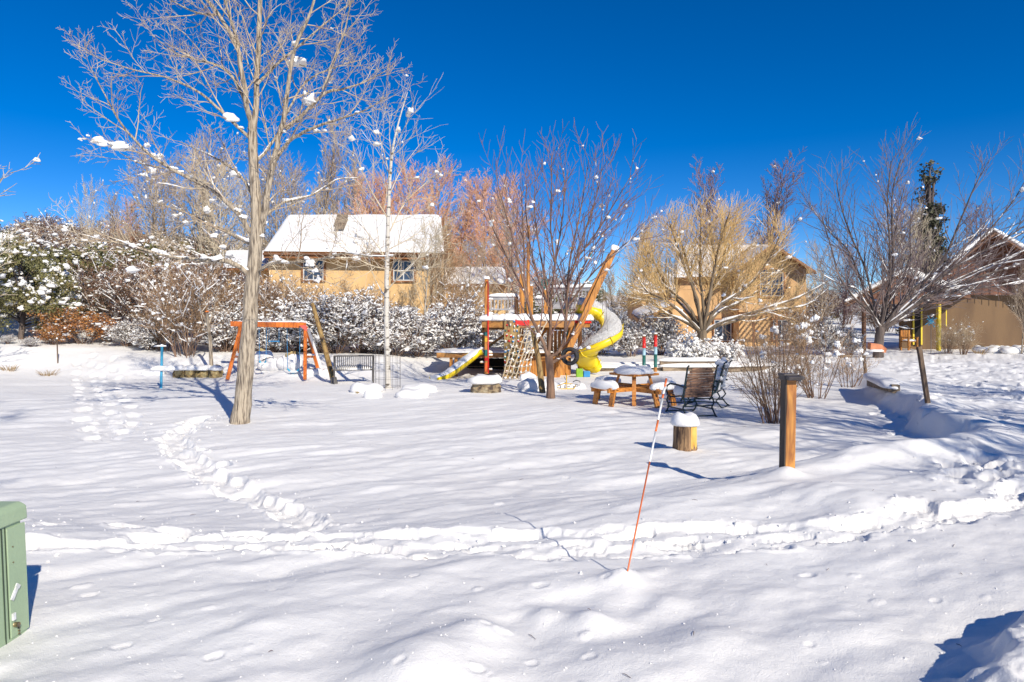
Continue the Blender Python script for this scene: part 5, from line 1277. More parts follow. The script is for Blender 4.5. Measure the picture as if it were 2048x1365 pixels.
b = MB(); snow_slab(b, P3(1752, 703, 27.4), .3, .15, .09, 0, .9, 3); b.build('snow', M['snow'], T, True)
# ------------------------------------------------------------------ bench
b0 = G2(708, 20.6); T = Thing('bench', 'grey metal slatted bench with snow on its seat, seen from behind', 'bench', b0)
f = Fr(b0, R(14)); W = 1.15
b = MB(); n = 20
for i in range(n):
    x = -W/2+.03+(W-.06)*i/(n-1); b.tube([f(x, -.02, .40), f(x, -.06, .55), f(x, -.13, .82)], .014, 5)
b.tube([f(-W/2, -.14, .84), f(W/2, -.14, .84)], .022, 8); b.tube([f(-W/2, -.02, .41), f(W/2, -.02, .41)], .02, 8); b.build('backrest', M['bench'], T, True)
b = MB()
for i in range(n): x = -W/2+.03+(W-.06)*i/(n-1); b.box(tuple(f(x, .22, .41)), (.025, .44, .015), f.m)
b.build('seat', M['bench'], T)
for s in (-1, 1):
    b = MB(); b.tube([f(s*W/2, -.15, .85), f(s*W/2, -.04, .45), f(s*W/2, -.02, .2), f(s*W/2, -.05, -.05)], .026, 8); b.tube([f(s*W/2, .44, .42), f(s*W/2, .46, -.05)], .024, 8); b.build('leg', M['bench'], T, True)
    b = MB(); b.tube([f(s*W/2, -.07, .60), f(s*W/2, .2, .64), f(s*W/2, .45, .6), f(s*W/2, .45, .42)], .02, 8); b.build('armrest', M['bench'], T, True)
b = MB(); snow_slab(b, f(0, .20, .42), W/2*.98, .24, .16, R(14), .35, 5, .1, n=40); b.build('seat_snow', M['snow'], T, True)
# wire cage round the birch
T = Thing('wire_cage', 'wire mesh guard standing round the foot of the birch', 'tree guard', BIR); b = MB(); r_ = .34; hh = 1.15
for i in range(12): a = 2*math.pi*i/12; b.tube([BIR+Vector((math.cos(a)*r_, math.sin(a)*r_, -.05)), BIR+Vector((math.cos(a)*r_, math.sin(a)*r_, hh))], .004, 4)
for k in range(6): b.tube([BIR+Vector((math.cos(a)*r_, math.sin(a)*r_, .05+k*.21)) for a in np.linspace(0, 2*math.pi, 19)], .0035, 4, False)
b.build('mesh_wire', M['wire'], T, True)
# ------------------------------------------------------------------ swing set
bs = G(610, 750); DS = bs.y; T = Thing('swing_set', 'orange timber A-frame swing set standing behind the cottonwood', 'swing set', bs)
q = lambda px, py, dy=0: P3(px, py, DS+dy)
b = MB(); b.beam(q(462, 648), q(612, 651), .10, .17, up=(0, 0, 1)); b.build('top_beam', M['orange_wood'], T, bevel=.008)
b = MB(); sn = MB(); snow_slab(sn, (q(462, 643)+q(612, 646))/2, (q(612, 646)-q(462, 643)).length/2, .05, .045, 0, .5, 4, .1, n=50); sn.build('beam_snow', M['snow'], T, True)
b = MB(); b.poly([q(598, 651, -.12), q(612, 651, -.12), q(614, 663, -.12), q(607, 659, -.12)], (0, .04, 0)); b.build('corner_bracket', M['pink'], T)
for pts in (((611, 654, 0), (610, 753, -.9)), ((612, 654, 0), (641, 750, .7)), ((482, 652, 0), (455, 753, -.9)), ((480, 652, 0), (478, 742, .9))):
    b = MB(); b.beam(q(*pts[0]), q(*pts[1])-Vector((0, 0, .1)), .09, .09, up=(0, 1, 0)); b.build('leg', M['orange_wood'], T, bevel=.006)
b = MB(); b.beam(q(611, 714, -.5), q(628, 714, .45), .07, .07); b.build('cross_brace', M['orange_wood'], T); b = MB(); b.beam(q(465, 714, -.5), q(479, 714, .5), .07, .07); b.build('cross_brace', M['orange_wood'], T)
b = MB(); snow_slab(b, q(472, 711), .16, .1, .08, 0, .8, 3); snow_slab(b, q(620, 711), .15, .1, .06, 0, .8, 3)
p0, p1 = q(613, 660, 0), q(641, 745, .68); b.tube([p0+Vector((.05, -.02, .04)), (p0+p1)/2+Vector((.06, -.03, .05)), p1+Vector((.05, -.02, .05))], .05, 6); b.build('leg_snow', M['snow'], T, True)
for x0, x1, yb, kind in ((518, 533, 722, 0), (574, 600, 738, 1)):
    b = MB(); b.tube([q(x0, 655), q(x0+1, yb)], .010, 5); b.tube([q(x1, 655), q(x1-1, yb)], .010, 5); b.build('swing_chain', M['blue'], T, True)
    b = MB(); a = q(x0+1, yb); c = q(x1-1, yb); m = (a+c)/2
    b.tube([a, a.lerp(m, .5)-Vector((0, 0, .10)), m-Vector((0, 0, .13)), c.lerp(m, .5)-Vector((0, 0, .10)), c], .03, 6); b.build('swing_seat', M['sky_blue'], T, True)
    b = MB(); snow_slab(b, m-Vector((0, 0, .11)), .14, .09, .06, 0, .9, 3); b.build('swing_snow', M['snow'], T, True)
b = MB(); b.beam(q(537, 683), q(559, 683), .03, .035); b.tube([q(538, 655), q(538, 692)], .006, 4); b.tube([q(558, 655), q(558, 692)], .006, 4); b.build('trapeze_bar', M['blue'], T)
# ------------------------------------------------------------------ posts and stakes
def post(name, label, cat, px, py, ptx, pty, r, m, D=None, square=False, bands=None, snow=True, group=None, dy=0):
    b0 = G(px, py) if D is None else G2(px, D); T = Thing(name, label, cat, b0, group); tp = P3(ptx, pty, b0.y+dy); lo = b0-Vector((0, 0, .15)); b = MB()
    if square: b.beam(lo, tp, r*2, r*2, up=(0, 1, 0))
    else: b.tube([lo, tp], r, 12)
    b.build('shaft', M[m], T, not square, bevel=.005 if square else 0)
    if bands:
        for t0_, t1_, mm in bands: b = MB(); b.tube([b0.lerp(tp, t0_), b0.lerp(tp, t1_)], r*1.12, 12); b.build('painted_band', M[mm], T, True)
    if snow: b = MB(); snow_slab(b, tp, r*1.2, r*1.2, .05, 0, .9, 3); b.build('snow_cap', M['snow'], T, True)
    return T, b0, tp
T, b0, tp = post('play_post', 'light blue painted post with snowy crossbar and small orange block, left of the stone edging', 'post', 322, 777, 324, 692, .035, 'sky_blue')
b = MB(); b.beam(P3(316, 741, b0.y-.03), P3(331, 741, b0.y-.03), .05, .04); b.build('orange_block', M['orange_wood'], T)
b = MB(); snow_slab(b, P3(325, 740, b0.y), .35, .1, .14, 0, .8, 3); snow_slab(b, P3(320, 693, b0.y), .18, .05, .04, 0, .8, 3); b.build('crossbar_snow', M['snow'], T, True)
b = MB(); b.tube([P3(306, 693, b0.y), P3(328, 692, b0.y)], .012, 6); b.build('crossbar', M['wire'], T, True)
post('stake', 'thin dark stake in the snowbank below the orange leaved shrub', 'stake', 116, 727, 114, 678, .02, 'stick')
post('stake', 'brown stake leaning left at the far end of the half buried timber', 'stake', 1733, 756, 1727, 703, .035, 'stick', square=True, group='leaning stakes', snow=False)
T, b0, tp = post('stake', 'taller brown stake leaning left on the sharp edge of the snow bank', 'stake', 1858, 806, 1838, 694, .035, 'stick', square=True, group='leaning stakes', snow=False)
for px, lab, yt in ((1288, 'shorter post painted red, pale blue and green behind the picnic table', 672), (1311, 'taller post painted red, pale blue and green at the end of the timber wall', 668)):
    post('painted_post', lab, 'post', px, 730, px, yt, .055, 'amber_z', D=24.4, bands=[(.66, .96, 'red'), (.46, .66, 'pale_blue'), (.12, .46, 'teal')], group='painted posts')
# small post tree with orange cap behind the edging
b0 = G2(424, 22.6); T = Thing('tree_stem', 'thin leafless cut stem with an orange cap by the stone edging', 'tree', b0); b = MB(); b.tube([b0-Vector((0, 0, .2)), P3(421, 690, 22.6), P3(414, 625, 22.6)], [.075, .06, .05], 8)
b.tube([P3(416, 650, 22.6), P3(405, 628, 22.6), P3(395, 600, 22.6)], [.03, .02, .012], 6); b.tube([P3(417, 650, 22.6), P3(428, 620, 22.6), P3(432, 590, 22.6)], [.03, .02, .012], 6); b.build('trunk', M['bark'], T, True)
b = MB(); blobs_mb(b, [tuple(P3(414, 624, 22.55))], [(.07, .07, .05)], 3); b.build('cap', M['orange_wood'], T, True)
# timbers
def timber(px0, py0, px1, py1, z_h, label, D0=None, D1=None, dpt=.16):
    a = G(px0, py0) if D0 is None else G2(px0, D0); c = G(px1, py1) if D1 is None else G2(px1, D1); T = Thing('timber', label, 'timber', (a+c)/2, 'landscape timbers'); b = MB()
    b.beam(a+Vector((0, 0, z_h)), c+Vector((0, 0, z_h)), dpt, .18); b.build('beam', M['timber'], T, bevel=.01)
    s = MB(); q_ = (a+c)/2+Vector((0, .05, z_h+.08)); snow_slab(s, q_, (c-a).length/2+.05, .22, .14, math.atan2(c.y-a.y, c.x-a.x), .4, 5, .2, n=50); s.build('snow_cap', M['snow'], T, True)
timber(1740, 772, 1792, 787, .08, 'half buried weathered timber beside the first leaning stake')
timber(1325, 750, 1480, 747, .10, 'long weathered timber of the bed edge below the hedge', 24.7, 24.8)
timber(1320, 750, 1440, 747, .30, 'upper timber of the bed edge below the hedge', 24.8, 24.9)
timber(1175, 750, 1325, 750, .06, 'weathered timber behind the picnic table', 24.7, 24.9)
timber(1480, 742, 1570, 742, .05, 'timber end right of the hedge', 24.9, 25.6)
# colourful toy by spiral slide
q_ = G2(1166, 22.6); T = Thing('toy_box', 'small green and blue plastic play box at the foot of the spiral slide', 'toy', q_)
b = MB(); b.box(tuple(q_+Vector((-.12, 0, .14))), (.22, .2, .28)); b.build('green_side', mat('toy_green', (.3, .5, .03), (.2, .4, .03)), T, bevel=.02)
b = MB(); b.box(tuple(q_+Vector((.12, 0, .10))), (.22, .2, .2)); b.build('blue_side', M['blue'], T, bevel=.02)
# ------------------------------------------------------------------ houses
def window(T, px0, py0, px1, py1, D, mull=(1, 1), fm='frame_white', surround='trim_wood', arch=False):
    a = P3(px0, py1, D); c = P3(px1, py0, D); W = c.x-a.x; Hh = c.z-a.z; cx_ = (a.x+c.x)/2; cz = (a.z+c.z)/2
    b = MB(); y = D-.04; t = .09
    b.box((cx_, y, a.z-t/2), (W+2*t, .12, t)); b.box((a.x-t/2, y, cz), (t, .12, Hh)); b.box((c.x+t/2, y, cz), (t, .12, Hh))
    if not arch: b.box((cx_, y, c.z+t/2), (W+2*t, .12, t))
    else:
        n = 12
        pts = [Vector((cx_+math.cos(math.pi*i/n)*(W/2+t/2), y, c.z+math.sin(math.pi*i/n)*W*.16+.02)) for i in range(n+1)]
        for p_, q_ in zip(pts, pts[1:]): b.beam(p_, q_, .12, t, up=(0, 1, 0))
    w = b.build('window', M[surround], T)
    b = MB(); 
    if arch: b.poly([Vector((cx_+W/2, D-.03, a.z)), *[Vector((cx_+math.cos(math.pi*i/10)*W/2, D-.03, c.z+math.sin(math.pi*i/10)*W*.16)) for i in range(11)], Vector((cx_-W/2, D-.03, a.z))], (0, .02, 0))
    else: b.box((cx_, D-.02, cz), (W, .02, Hh))
    g_ = b.build('pane', M['glass'], T, parent=w); g_.location = (0, 0, 0)
    b = MB(); s = .05; yy = D-.055
    for i in range(mull[0]+2): x = a.x+s/2+(W-s)*i/(mull[0]+1); b.box((x, yy, cz), (s, .04, Hh))
    for i in range(mull[1]+2): z = a.z+s/2+(Hh-s)*i/(mull[1]+1); b.box((cx_, yy-.003, z), (W, .04, s))
    b.build('frame', M[fm], T, parent=w)
def roof_quad(mb, p, th=.18):
    P = [Vector(q) for q in p]; n = (P[1]-P[0]).cross(P[2]-P[1]).normalized(); n = n if n.z > 0 else -n
    mb.poly(P, n*th); return n
def roof_snow(p, th=.22, seed=1, name='roof_snow', T=None, nu=60, nv=14):
    """snow blanket over a roof quad p0 eaveL p1 eaveR p2 ridgeR p3 ridgeL"""
    P = [Vector(q) for q in p]; n = (P[1]-P[0]).cross(P[2]-P[1]).normalized(); n = n if n.z > 0 else -n; rs_ = np.random.RandomState(seed)
    V = []
    for j in range(nv+1):
        for i in range(nu+1):
            u = i/nu; v = j/nv; q_ = P[0].lerp(P[1], u).lerp(P[3].lerp(P[2], u), v)
            edge = min(1, min(u, 1-u)*nu/1.5)*min(1, (v)*nv/1.2)
            hh_ = th*(math.sqrt(max(0, edge)))*(1+.35*float(vnoise(q_.x*.9, q_.z*1.5+q_.y, seed)))
            V.append(q_+n*hh_)
    idx = np.arange((nu+1)*(nv+1)).reshape(nv+1, nu+1)
    f_ = np.stack([idx[:-1, :-1], idx[:-1, 1:], idx[1:, 1:], idx[1:, :-1]], -1).reshape(-1, 4); b = MB(); b.add(V, [f_]); return b.build(name, M['snow'], T, True)
# left tan house
DH = 36.0; b0 = G2(700, DH); T = Thing('house', 'tan stucco two-storey house with snow covered roof behind the swing set', 'house', b0)
zg = b0.z-1.5; eL, eR = P3(528, 508, DH-.7), P3(893, 511, DH-.7); rL, rR = P3(573, 441, 40), P3(886, 441, 40)
wl, wr = P3(538, 510, DH).x, P3(880, 510, DH).x; zw = eL.z-.02
b = MB(); b.box(((wl+wr)/2, DH+4, (zg+zw)/2), (wr-wl, 8, zw-zg)); b.poly([(wr-.3, DH, zw), (wr-.3, DH+8, zw), (wr-.3, DH+4, rR.z-.3)], (.3, 0, 0)); b.build('wall', M['stucco_tan'], T)
b = MB(); bL, bR = Vector((eL.x, 2*40-eL.y, eL.z)), Vector((eR.x, 2*40-eR.y, eR.z))
roof_quad(b, [eL, eR, rR, rL], .12); roof_quad(b, [bR, bL, rL, rR], .12); b.poly([eL, rL, bL], (0, 0, .1)); rf = b.build('roof', M['trim_wood'], T)
up_ = Vector((0, -.06, .13)); roof_snow([eL+up_, eR+up_+Vector((-.1, 0, 0)), rR+up_+Vector((-.1, 0, 0)), rL+up_], .2, 2, T=T)
b = MB(); b.add([eL+up_, rL+up_, bL+up_], [[(0, 1, 2)]]); b.build('hip_snow', M['snow'], T, True)
b = MB(); b.tube([eL+Vector((0, -.12, -.02)), eR+Vector((0, -.12, -.02))], .06, 8); b.tube([P3(864, 511, DH-.12), P3(864, 640, DH-.12)], .04, 6); b.build('gutter', M['dark_trim'], T, True)
b = MB(); b.beam(eL+Vector((0, -.03, -.10)), eR+Vector((0, -.03, -.10)), .06, .24); b.beam(eR+Vector((.04, 0, -.05)), rR+Vector((.04, 0, -.05)), .08, .40); b.build('fascia', M['trim_wood'], T)
b = MB(); b.beam(P3(886, 508, DH-.65), P3(897, 550, DH-.65), .3, .1); b.build('gable_board', M['brown_wood'], T)
# roof gap (brown shingle patch)
n_ = (eR-eL).cross(rR-eR).normalized(); n_ = n_ if n_.z > 0 else -n_
def on_roof(px, py, off):
    d_ = Vector(((px-CX)/F, 1, -(py-HY)/F)); o_ = Vector((0, 0, EYE)); t = ((eL+up_+n_*off)-o_).dot(n_)/d_.dot(n_); return o_+d_*t
b = MB(); b.add([on_roof(669, 458, .30), on_roof(688, 459, .30), on_roof(697, 438, .30), on_roof(676, 437, .30)], [[(0, 1, 2, 3)]]); b.poly([on_roof(669, 458, .05), on_roof(688, 459, .05), on_roof(697, 438, .05), on_roof(676, 437, .05)], tuple(n_*.27)); b.build('roof_vent', M['timber'], T)
window(T, 607, 520, 648, 561, DH, (1, 1), surround='trim_wood'); window(T, 787, 522, 828, 562, DH, (1, 1), surround='trim_wood'); window(T, 480, 552, 506, 575, DH+.5, (1, 0)); window(T, 800, 618, 832, 660, DH, (1, 0), surround='frame_white')
b = MB()
for px in (862, 872, 879): b = MB(); pbox(px, 512, px+2.2, 660, DH-.08, .08, b); b.build('corner_board', M['trim_wood'], T)
b = MB(); pbox(700, 648, 862, 652, DH-.1, .1, b); b.build('band_board', M['trim_wood'], T)
# low wing left of the main block
wl3, z3 = P3(452, 540, DH+.5).x, P3(0, 541, DH+.5).z
b = MB(); b.box(((wl3+wl)/2, DH+3, (zg+z3)/2), (wl-wl3, 5, z3-zg)); b.build('wing_wall', M['stucco_tan'], T)
e0, e1 = P3(446, 541, DH-.1), P3(536, 541, DH-.1); r0_, r1_ = P3(452, 512, DH+3.4), P3(540, 512, DH+3.4)
b = MB(); roof_quad(b, [e0, e1, r1_, r0_], .12); b.build('wing_roof', M['trim_wood'], T); roof_snow([e0+up_, e1+up_, r1_+up_, r0_+up_], .18, 4, 'wing_snow', T, 20, 8)
# lower wing
b0 = G2(930, 37.5); 
wl2, wr2 = P3(882, 575, 37.2).x, P3(1010, 575, 37.2).x; z2 = P3(0, 573, 37.2).z
b = MB(); b.box(((wl2+wr2)/2, 37.2+2.5, (zg+z2)/2), (wr2-wl2, 5, z2-zg)); b.build('wing_wall', M['stucco_tan'], T)
e0, e1 = P3(870, 573, 36.8), P3(1014, 573, 36.8); r0_, r1_ = P3(880, 545, 40), P3(1010, 545, 40)
b = MB(); roof_quad(b, [e0, e1, r1_, r0_], .12); b.build('wing_roof', M['trim_wood'], T); roof_snow([e0+up_, e1+up_, r1_+up_, r0_+up_], .18, 4, 'wing_snow', T, 20, 8)
# arched window house
DM = 42.0; b0 = G2(1490, DM); T = Thing('house', 'ochre house with arched window behind the yellow willow', 'house', b0)
zg = b0.z-1.5
gx0, gx1 = P3(1478, 545, DM).x, P3(1612, 545, DM).x; ap = P3(1547, 497, DM); ze = P3(0, 548, DM).z
b = MB(); b.poly([(gx0, DM, zg), (gx1, DM, zg), (gx1, DM, P3(0, 540, DM).z), (ap.x, DM, ap.z), (gx0, DM, P3(0, 540, DM).z)], (0, 7, 0)); b.build('wall', M['stucco_mid'], T)
ml = P3(1345, 560, DM+1.2).x; zm = P3(0, 556, DM+1.2).z
b = MB(); b.box(((ml+gx0)/2, DM+1.2+3, (zg+zm)/2), (gx0-ml, 6, zm-zg)); b.build('wall', M['stucco_mid'], T)
e0, e1 = P3(1340, 560, DM+.7), P3(1500, 556, DM+.7); r0_, r1_ = P3(1362, 500, DM+5), P3(1550, 500, DM+5)
b = MB(); roof_quad(b, [e0, e1, r1_, r0_], .14); b.build('roof', M['trim_wood'], T); roof_snow([e0+up_, e1+up_, r1_+up_, r0_+up_], .2, 6, 'roof_snow', T, 30, 10)
for sx, ex, ey in ((1, 1631, 546), (-1, 1470, 546)):
    b = MB(); p_ = P3(ex, ey, DM-.7); a_ = P3(1547, 492, DM-.7); back = Vector((0, 8, 0))
    roof_quad(b, [p_, a_, a_+back, p_+back], .12); b.beam(p_+Vector((0, -.03, -.06)), a_+Vector((0, -.03, -.06)), .07, .26, up=(0, 1, 0)); b.build('roof', M['trim_wood'], T)
    roof_snow([p_+Vector((0, 0, .13)), a_+Vector((0, 0, .13)), a_+back+Vector((0, 0, .13)), p_+back+Vector((0, 0, .13))] if sx < 0 else [a_+Vector((0, 0, .13)), p_+Vector((0, 0, .13)), p_+back+Vector((0, 0, .13)), a_+back+Vector((0, 0, .13))], .16, 9, 'roof_snow', T, 12, 12)
window(T, 1519, 545, 1566, 593, DM, (1, 1), arch=True); window(T, 1428, 640, 1462, 682, DM+1.2, (1, 0)); window(T, 1545, 640, 1580, 680, DM, (1, 0))
b = MB(); pbox(1500, 628, 1600, 632, DM-2.2, .12, b)
b.build('pergola_beam', M['trim_wood'], T)
for px in (1506, 1552, 1594): b = MB(); pbox(px, 632, px+4, 700, DM-2.2, .12, b); b.build('pergola_post', M['trim_wood'], T)
for k in range(9): b = MB(); pbox(1502+k*11, 624, 1504+k*11, 628, DM-2.3, 2.3, b); b.build('pergola_rafter', M['trim_wood'], T)
# porch wing left
DQ = 40.0; x0_, x1_ = P3(1284, 600, DQ).x, P3(1345, 600, DQ).x; zq = P3(0, 592, DQ).z
b = MB(); b.box(((x0_+x1_)/2, DQ+2.5, (zg+zq)/2), (x1_-x0_, 5, zq-zg)); b.build('wall', M['stucco_mid'], T); window(T, 1297, 604, 1318, 622, DQ, (1, 0))
e0, e1, r0_, r1_ = P3(1262, 593, DQ-.4), P3(1352, 590, DQ-.4), P3(1270, 558, DQ+3), P3(1345, 556, DQ+3)
b = MB(); roof_quad(b, [e0, e1, r1_, r0_], .12); b.build('roof', M['trim_wood'], T); roof_snow([e0+up_, e1+up_, r1_+up_, r0_+up_], .2, 7, 'roof_snow', T, 20, 8)
a_, c_ = P3(1280, 642, DQ-2.5), P3(1345, 615, DQ-2.5); b = MB(); roof_quad(b, [a_, c_, c_+Vector((0, 2.6, .3)), a_+Vector((0, 2.6, .3))], .12)
c2 = P3(1400, 640, DQ-2.5); roof_quad(b, [c_, c2, c2+Vector((0, 2.6, .3)), c_+Vector((0, 2.6, .3))], .12); b.build('porch_roof', M['trim_wood'], T)
roof_snow([a_+Vector((0, 0, .14)), c_+Vector((0, 0, .14)), c_+Vector((0, 2.6, .44)), a_+Vector((0, 2.6, .44))], .14, 8, 'porch_snow', T, 14, 6)
b = MB(); 
for px in (1290, 1322, 1392): b = MB(); pbox(px, 636, px+5, 700, DQ-2.4, .15, b); b.build('porch_post', M['trim_wood'], T)
b = MB(); pbox(1326, 645, 1340, 690, DQ-.05, .05, b); b.build('door', M['near_black'], T)
q_ = P3(1321, 640, DQ-2.7); b = MB(); lathe(b, [(0, 0.001), (.03, .08), (.06, .16), (.045, .16), (.01, .08), (-.02, .001)], q_, Rz(R(-90)), 20); b.tube([q_, q_+Vector((0, .1, -.2)), q_+Vector((.1, .2, -.5))], .02, 6); b.build('satellite_dish', M['dish'], T, True)
# right building
DR = 37.0; b0 = G2(1900, DR); T = Thing('house', 'brown stucco building with timber gable and yellow-framed porch door at right', 'house', b0)
zg = b0.z-1; x0_, x1_ = P3(1868, 600, DR).x, P3(2200, 600, DR).x; zt_ = P3(0, 590, DR).z
b = MB(); b.poly([(x0_, DR, zg), (x1_, DR+1.5, zg), (x1_, DR+1.5, zt_), (x0_, DR, zt_)], (3.5, 6, 0)); b.build('wall', M['stucco_brown_shaded'], T)
xa = P3(1802, 600, DR-.7).x; b = MB(); b.box(((xa+x0_)/2+.1, DR-.6, (zg+zt_)/2), (x0_-xa+.2, .2, zt_-zg)); b.build('porch_wall', M['stucco_brown_shaded'], T)
# timber gable above
ap = P3(1986, 468, DR-.1); gl = P3(1842, 575, DR-.1); gr = P3(2180, 590, DR+.5)
b = MB(); b.poly([gl+Vector((0, 0, -.4)), gr, ap], (0, .15, 0)); b.build('gable_wall', M['brown_wood'], T)
b = MB()
for k in range(14):
    px = 1870+k*18; yy = 468+abs(px-1986)*(107/144 if px < 1986 else .62); b = MB(); b.tube([P3(px, yy+6, DR-.2), P3(px, 590, DR-.2)], .03, 4); b.build('gable_batten', M['brown_wood'], T)

for p_, a_ in ((P3(1836, 580, DR-1.2), P3(1986, 465, DR-1.2)), (P3(2190, 590, DR-1.2), P3(1986, 465, DR-1.2))):
    back = Vector((4.6, 6.5, 0)); b = MB(); roof_quad(b, [p_, a_, a_+back, p_+back], .14); b.beam(p_+Vector((0, -.04, -.08)), a_+Vector((0, -.04, -.08)), .08, .34, up=(0, 1, 0)); b.build('roof', M['dark_trim'], T)
    w_ = Vector((0, 0, .15)); Q = [p_+w_, a_+w_, a_+back+w_, p_+back+w_] if p_.x < a_.x else [a_+w_, p_+w_, p_+back+w_, a_+back+w_]
    roof_snow(Q, .2, 12, 'roof_snow', T, 16, 14)
    b = MB(); n_ = 14; b.tube([p_.lerp(a_, i/n_)+w_+Vector((0, -.02, .04)) for i in range(n_+1)], [.05]+[.10+.05*random.random() for i in range(n_-1)]+[.06], 8); b.build('snow_lip', M['snow'], T, True)
# porch gable
pa, pl_, pr_ = P3(1806, 548, 34), P3(1690, 610, 34), P3(1940, 596, 34)
for p_, a_ in ((pl_, pa), (pr_, pa)):
    back = Vector((2.2, 4.0, 0)); b = MB(); roof_quad(b, [p_, a_, a_+back, p_+back], .12); b.beam(p_+Vector((0, -.04, -.07)), a_+Vector((0, -.04, -.07)), .08, .26, up=(0, 1, 0)); b.build('porch_roof', M['dark_trim'], T)
    w_ = Vector((0, 0, .13)); Q = [p_+w_, a_+w_, a_+back+w_, p_+back+w_] if p_.x < a_.x else [a_+w_, p_+w_, p_+back+w_, a_+back+w_]
    roof_snow(Q, .17, 13, 'porch_snow', T, 16, 10)
    b = MB(); n_ = 12; k_ = 1.5 if p_.x > a_.x else .8; b.tube([p_.lerp(a_, i/n_)+w_+Vector((0, 0, .06*k_)) for i in range(n_+1)], [.06]+[(.10+.06*random.random())*k_ for i in range(n_-1)]+[.06], 8); b.build('snow_lip', M['snow'], T, True)
b = MB(); b.poly([P3(1720, 605, 34.2), P3(1905, 605, 34.2), P3(1806, 556, 34.2)], (0, .1, 0)); b.build('porch_gable', M['brown_wood'], T)
b = MB(); pbox(1722, 604, 1906, 609, 34.15, .2, b); b.build('porch_beam', M['dark_trim'], T)
for px, m in ((1727, 'dark_trim'), (1877, 'door_yellow')):
    b = MB(); pbox(px, 609, px+5.5, 702, 34.15, .2, b); b.build('porch_post', M[m], T, bevel=.01)
b = MB(); Dd = DR-.78
pbox(1826, 618, 1829, 690, Dd, .06, b); pbox(1842, 618, 1845, 690, Dd, .06, b); pbox(1826, 615, 1845, 618, Dd, .06, b); b.build('door_frame', M['door_yellow'], T)
b = MB(); pbox(1829, 618, 1842, 692, Dd+.02, .04, b); b.build('door', M['near_black'], T)
window(T, 1876, 622, 1888, 650, DR, (0, 0), surround='door_yellow')
b = MB(); pbox(1869, 597, 1877, 608, DR-.25, .2, b); b.build('lantern', M['near_black'], T)
for px, py in ((1811, 640), (1811, 655)):
    b = MB(); q_ = P3(px, py, Dd+.05); b.tube([q_+Vector((math.cos(a)*.13, 0, math.sin(a)*.09)) for a in np.linspace(0, 6.28, 15)], .025, 6, False); b.build('wall_plaque', M['dish'], T, True)
# porch chair
q_ = G2(1818, 35); q_.z = max(q_.z, -.2); T = Thing('porch_chair', 'golden wooden armchair on the porch left of the yellow door frame', 'chair', q_); f = Fr(q_, R(20))
b = MB()
for i in range(6): fbox(b, f, (-.28+i*.11, .22, .72), (.08, .03, .55))
b.build('backrest', M['amber_z'], T); b = MB(); fbox(b, f, (0, 0, .42), (.62, .5, .05)); b.build('seat', M['amber_x'], T)
for sx in (-.3, .3):
    for sy in (-.22, .22): b = MB(); fbox(b, f, (sx, sy, .3), (.07, .07, .66)); b.build('leg', M['amber_z'], T)
    b = MB(); fbox(b, f, (sx, 0, .63), (.1, .55, .04)); b.build('armrest', M['amber_x'], T)
b = MB(); snow_slab(b, f(0, 0, .45), .3, .24, .1, R(20), .5); b.build('seat_snow', M['snow'], T, True)
# blue flower ornament
q_ = G2(1862, 31.5); T = Thing('garden_ornament', 'turquoise metal flower ornament before the porch', 'ornament', q_); b = MB(); b.tube([q_, P3(1862, 645, 31.5)], .015, 6); b.build('stem', M['wire'], T, True)
b = MB(); c_ = P3(1862, 643, 31.5)
for i in range(12): a = i*math.pi/6; r_ = .10+.09*(i*5 % 3); e_ = c_+Vector((math.cos(a)*r_, 0, math.sin(a)*r_)); b.tube([c_, e_], [.01, .02], 5); blobs_mb(b, [tuple(e_)], [(.035, .03, .035)], 2, i, .1, 1)
b.build('petals', M['sky_blue'], T, True)
# crumbs of snow thrown up beside the tracks
b = MB(); rs = np.random.RandomState(5); F_ = FOOT[(FOOT[:, 6] > .05) & (FOOT[:, 1] < 16)]; k = rs.randint(0, len(F_), 900)
cxy = F_[k, :2]+rs.normal(0, 1, (900, 2))*np.array([.22, .20]); zz = H(cxy[:, 0], cxy[:, 1]); s = .005+.017*rs.rand(900)**3
blobs_mb(b, np.column_stack([cxy, zz+s*.3]), np.stack([s*1.3, s, s*.9], 1), 1, 6, .3, .8)
rm_ = 2600; D_ = 2.2+6*rs.rand(rm_)**1.5; X_ = (rs.rand(rm_)*1.6-.8)*D_; z_ = H(X_, D_); s = .0015+.0055*rs.rand(rm_)**4
blobs_mb(b, np.column_stack([X_, D_, z_+s*.2]), np.stack([s*1.3, s, s*.8], 1), 1, 9, .3, .8)
o = b.build('snow_crumbs', M['snow'], None, False); obj_top(o, 'small crumbs of snow scattered beside the footprint trails', 'snow crumbs', kind='stuff')
b = MB(); rs_ = random.Random(8)
for k in range(46):
    D_ = rs_.uniform(2.4, 13); X_ = rs_.uniform(-.7, .7)*D_; z_ = hz(X_, D_); a = rs_.uniform(0, 6.28); l_ = rs_.uniform(.006, .035); v = Vector((math.cos(a)*l_, math.sin(a)*l_, .003)); c = Vector((X_, D_, z_+.004)); b.tube([c-v, c+v*.2+Vector((0, 0, .004)), c+v], [.0012, .0022, .001], 4)
o = b.build('plant_litter', M['tw_dark'], None, False); obj_top(o, 'tiny dark bits of twig and bud scattered on the open snow', 'plant litter', kind='stuff')
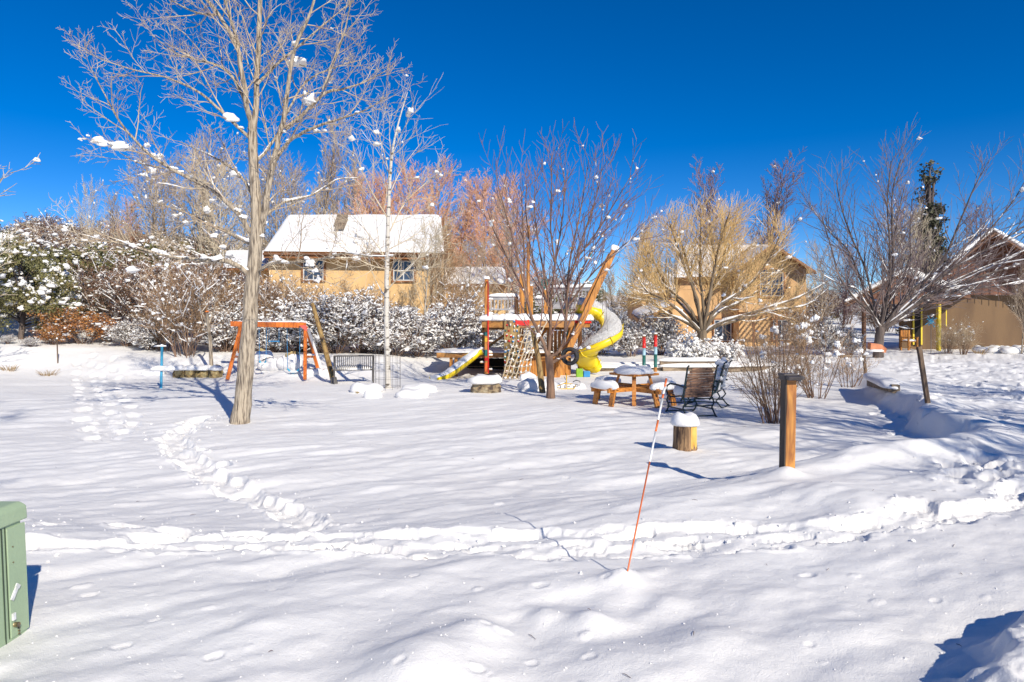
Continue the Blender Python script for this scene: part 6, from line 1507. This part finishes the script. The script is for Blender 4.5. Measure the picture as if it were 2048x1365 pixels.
# dry grass tufts
for i, (px, py, lab) in enumerate([(20, 742, 'dry tan grass tuft at the left edge below the pinyon pine'), (98, 752, 'small dry grass tuft in the snow before the thin dark stake'), (1960, 708, 'dry grass tuft before the brown stucco wall'), (1690, 716, 'dry grass tuft left of the first leaning stake')]):
    b0 = G(px, py); T = Thing('grass_tuft', lab, 'grass', b0, 'dry grass tufts'); rr_ = random.Random(i); L_ = []
    for k in range(46):
        a = rr_.uniform(0, 6.28); s_ = rr_.uniform(.05, .4); h_ = rr_.uniform(.08, .26); c = b0+Vector((math.cos(a)*s_*.5, math.sin(a)*s_*.3, -.03)); t_ = c+Vector((math.cos(a)*s_*.6, math.sin(a)*s_*.5, h_))
        L_.append(([c, c.lerp(t_, .6)+Vector((0, 0, .03)), t_], [.006, .005, .002]))
    b = MB(); tubes_mb(b, L_, 3); b.build('blades', M['grass_dry'], T, True)['kind'] = 'stuff'
print('built', time.time()-t0)
# ------------------------------------------------------------------ light, sky, camera
SUN_EL = R(32.5); sdir = Vector((.51, -.86, 0)).normalized()      # towards the sun
sv = Vector((sdir.x*math.cos(SUN_EL), sdir.y*math.cos(SUN_EL), math.sin(SUN_EL)))
sl = bpy.data.lights.new('sun', 'SUN'); sl.energy = 5.3; sl.angle = R(.5); sl.color = (1, .925, .79)
so = bpy.data.objects.new('sun', sl); link(so); so.rotation_euler = sv.to_track_quat('Z', 'Y').to_euler()
w = bpy.data.worlds.new('World'); SC.world = w; w.use_nodes = True; nt = w.node_tree
bg = nt.nodes['Background']; sky = nt.nodes.new('ShaderNodeTexSky'); sky.sky_type = 'NISHITA'; sky.sun_disc = False
sky.sun_elevation = SUN_EL; sky.sun_rotation = math.atan2(sdir.x, sdir.y); sky.altitude = 2200; sky.air_density = .85; sky.dust_density = .2; sky.ozone_density = 3.0
hs = nt.nodes.new('ShaderNodeHueSaturation'); hs.inputs['Hue'].default_value = .509; hs.inputs['Saturation'].default_value = 1.42; hs.inputs['Value'].default_value = 1.34
nt.links.new(sky.outputs[0], hs.inputs['Color']); nt.links.new(hs.outputs[0], bg.inputs['Color']); bg.inputs['Strength'].default_value = .10
cam = bpy.data.cameras.new('camera'); co = bpy.data.objects.new('camera', cam); link(co); SC.camera = co
co.location = (0, 0, EYE); co.rotation_euler = (R(90), 0, 0); cam.sensor_width = 36; cam.lens = 36*F/2048; cam.shift_y = -(682.5-HY)/2048
cam.clip_end = 4000; cam.clip_start = .05
SC.view_settings.view_transform = 'Standard'; SC.view_settings.look = 'None'; SC.view_settings.exposure = 0
SC.cycles.max_bounces = 6; SC.cycles.diffuse_bounces = 3
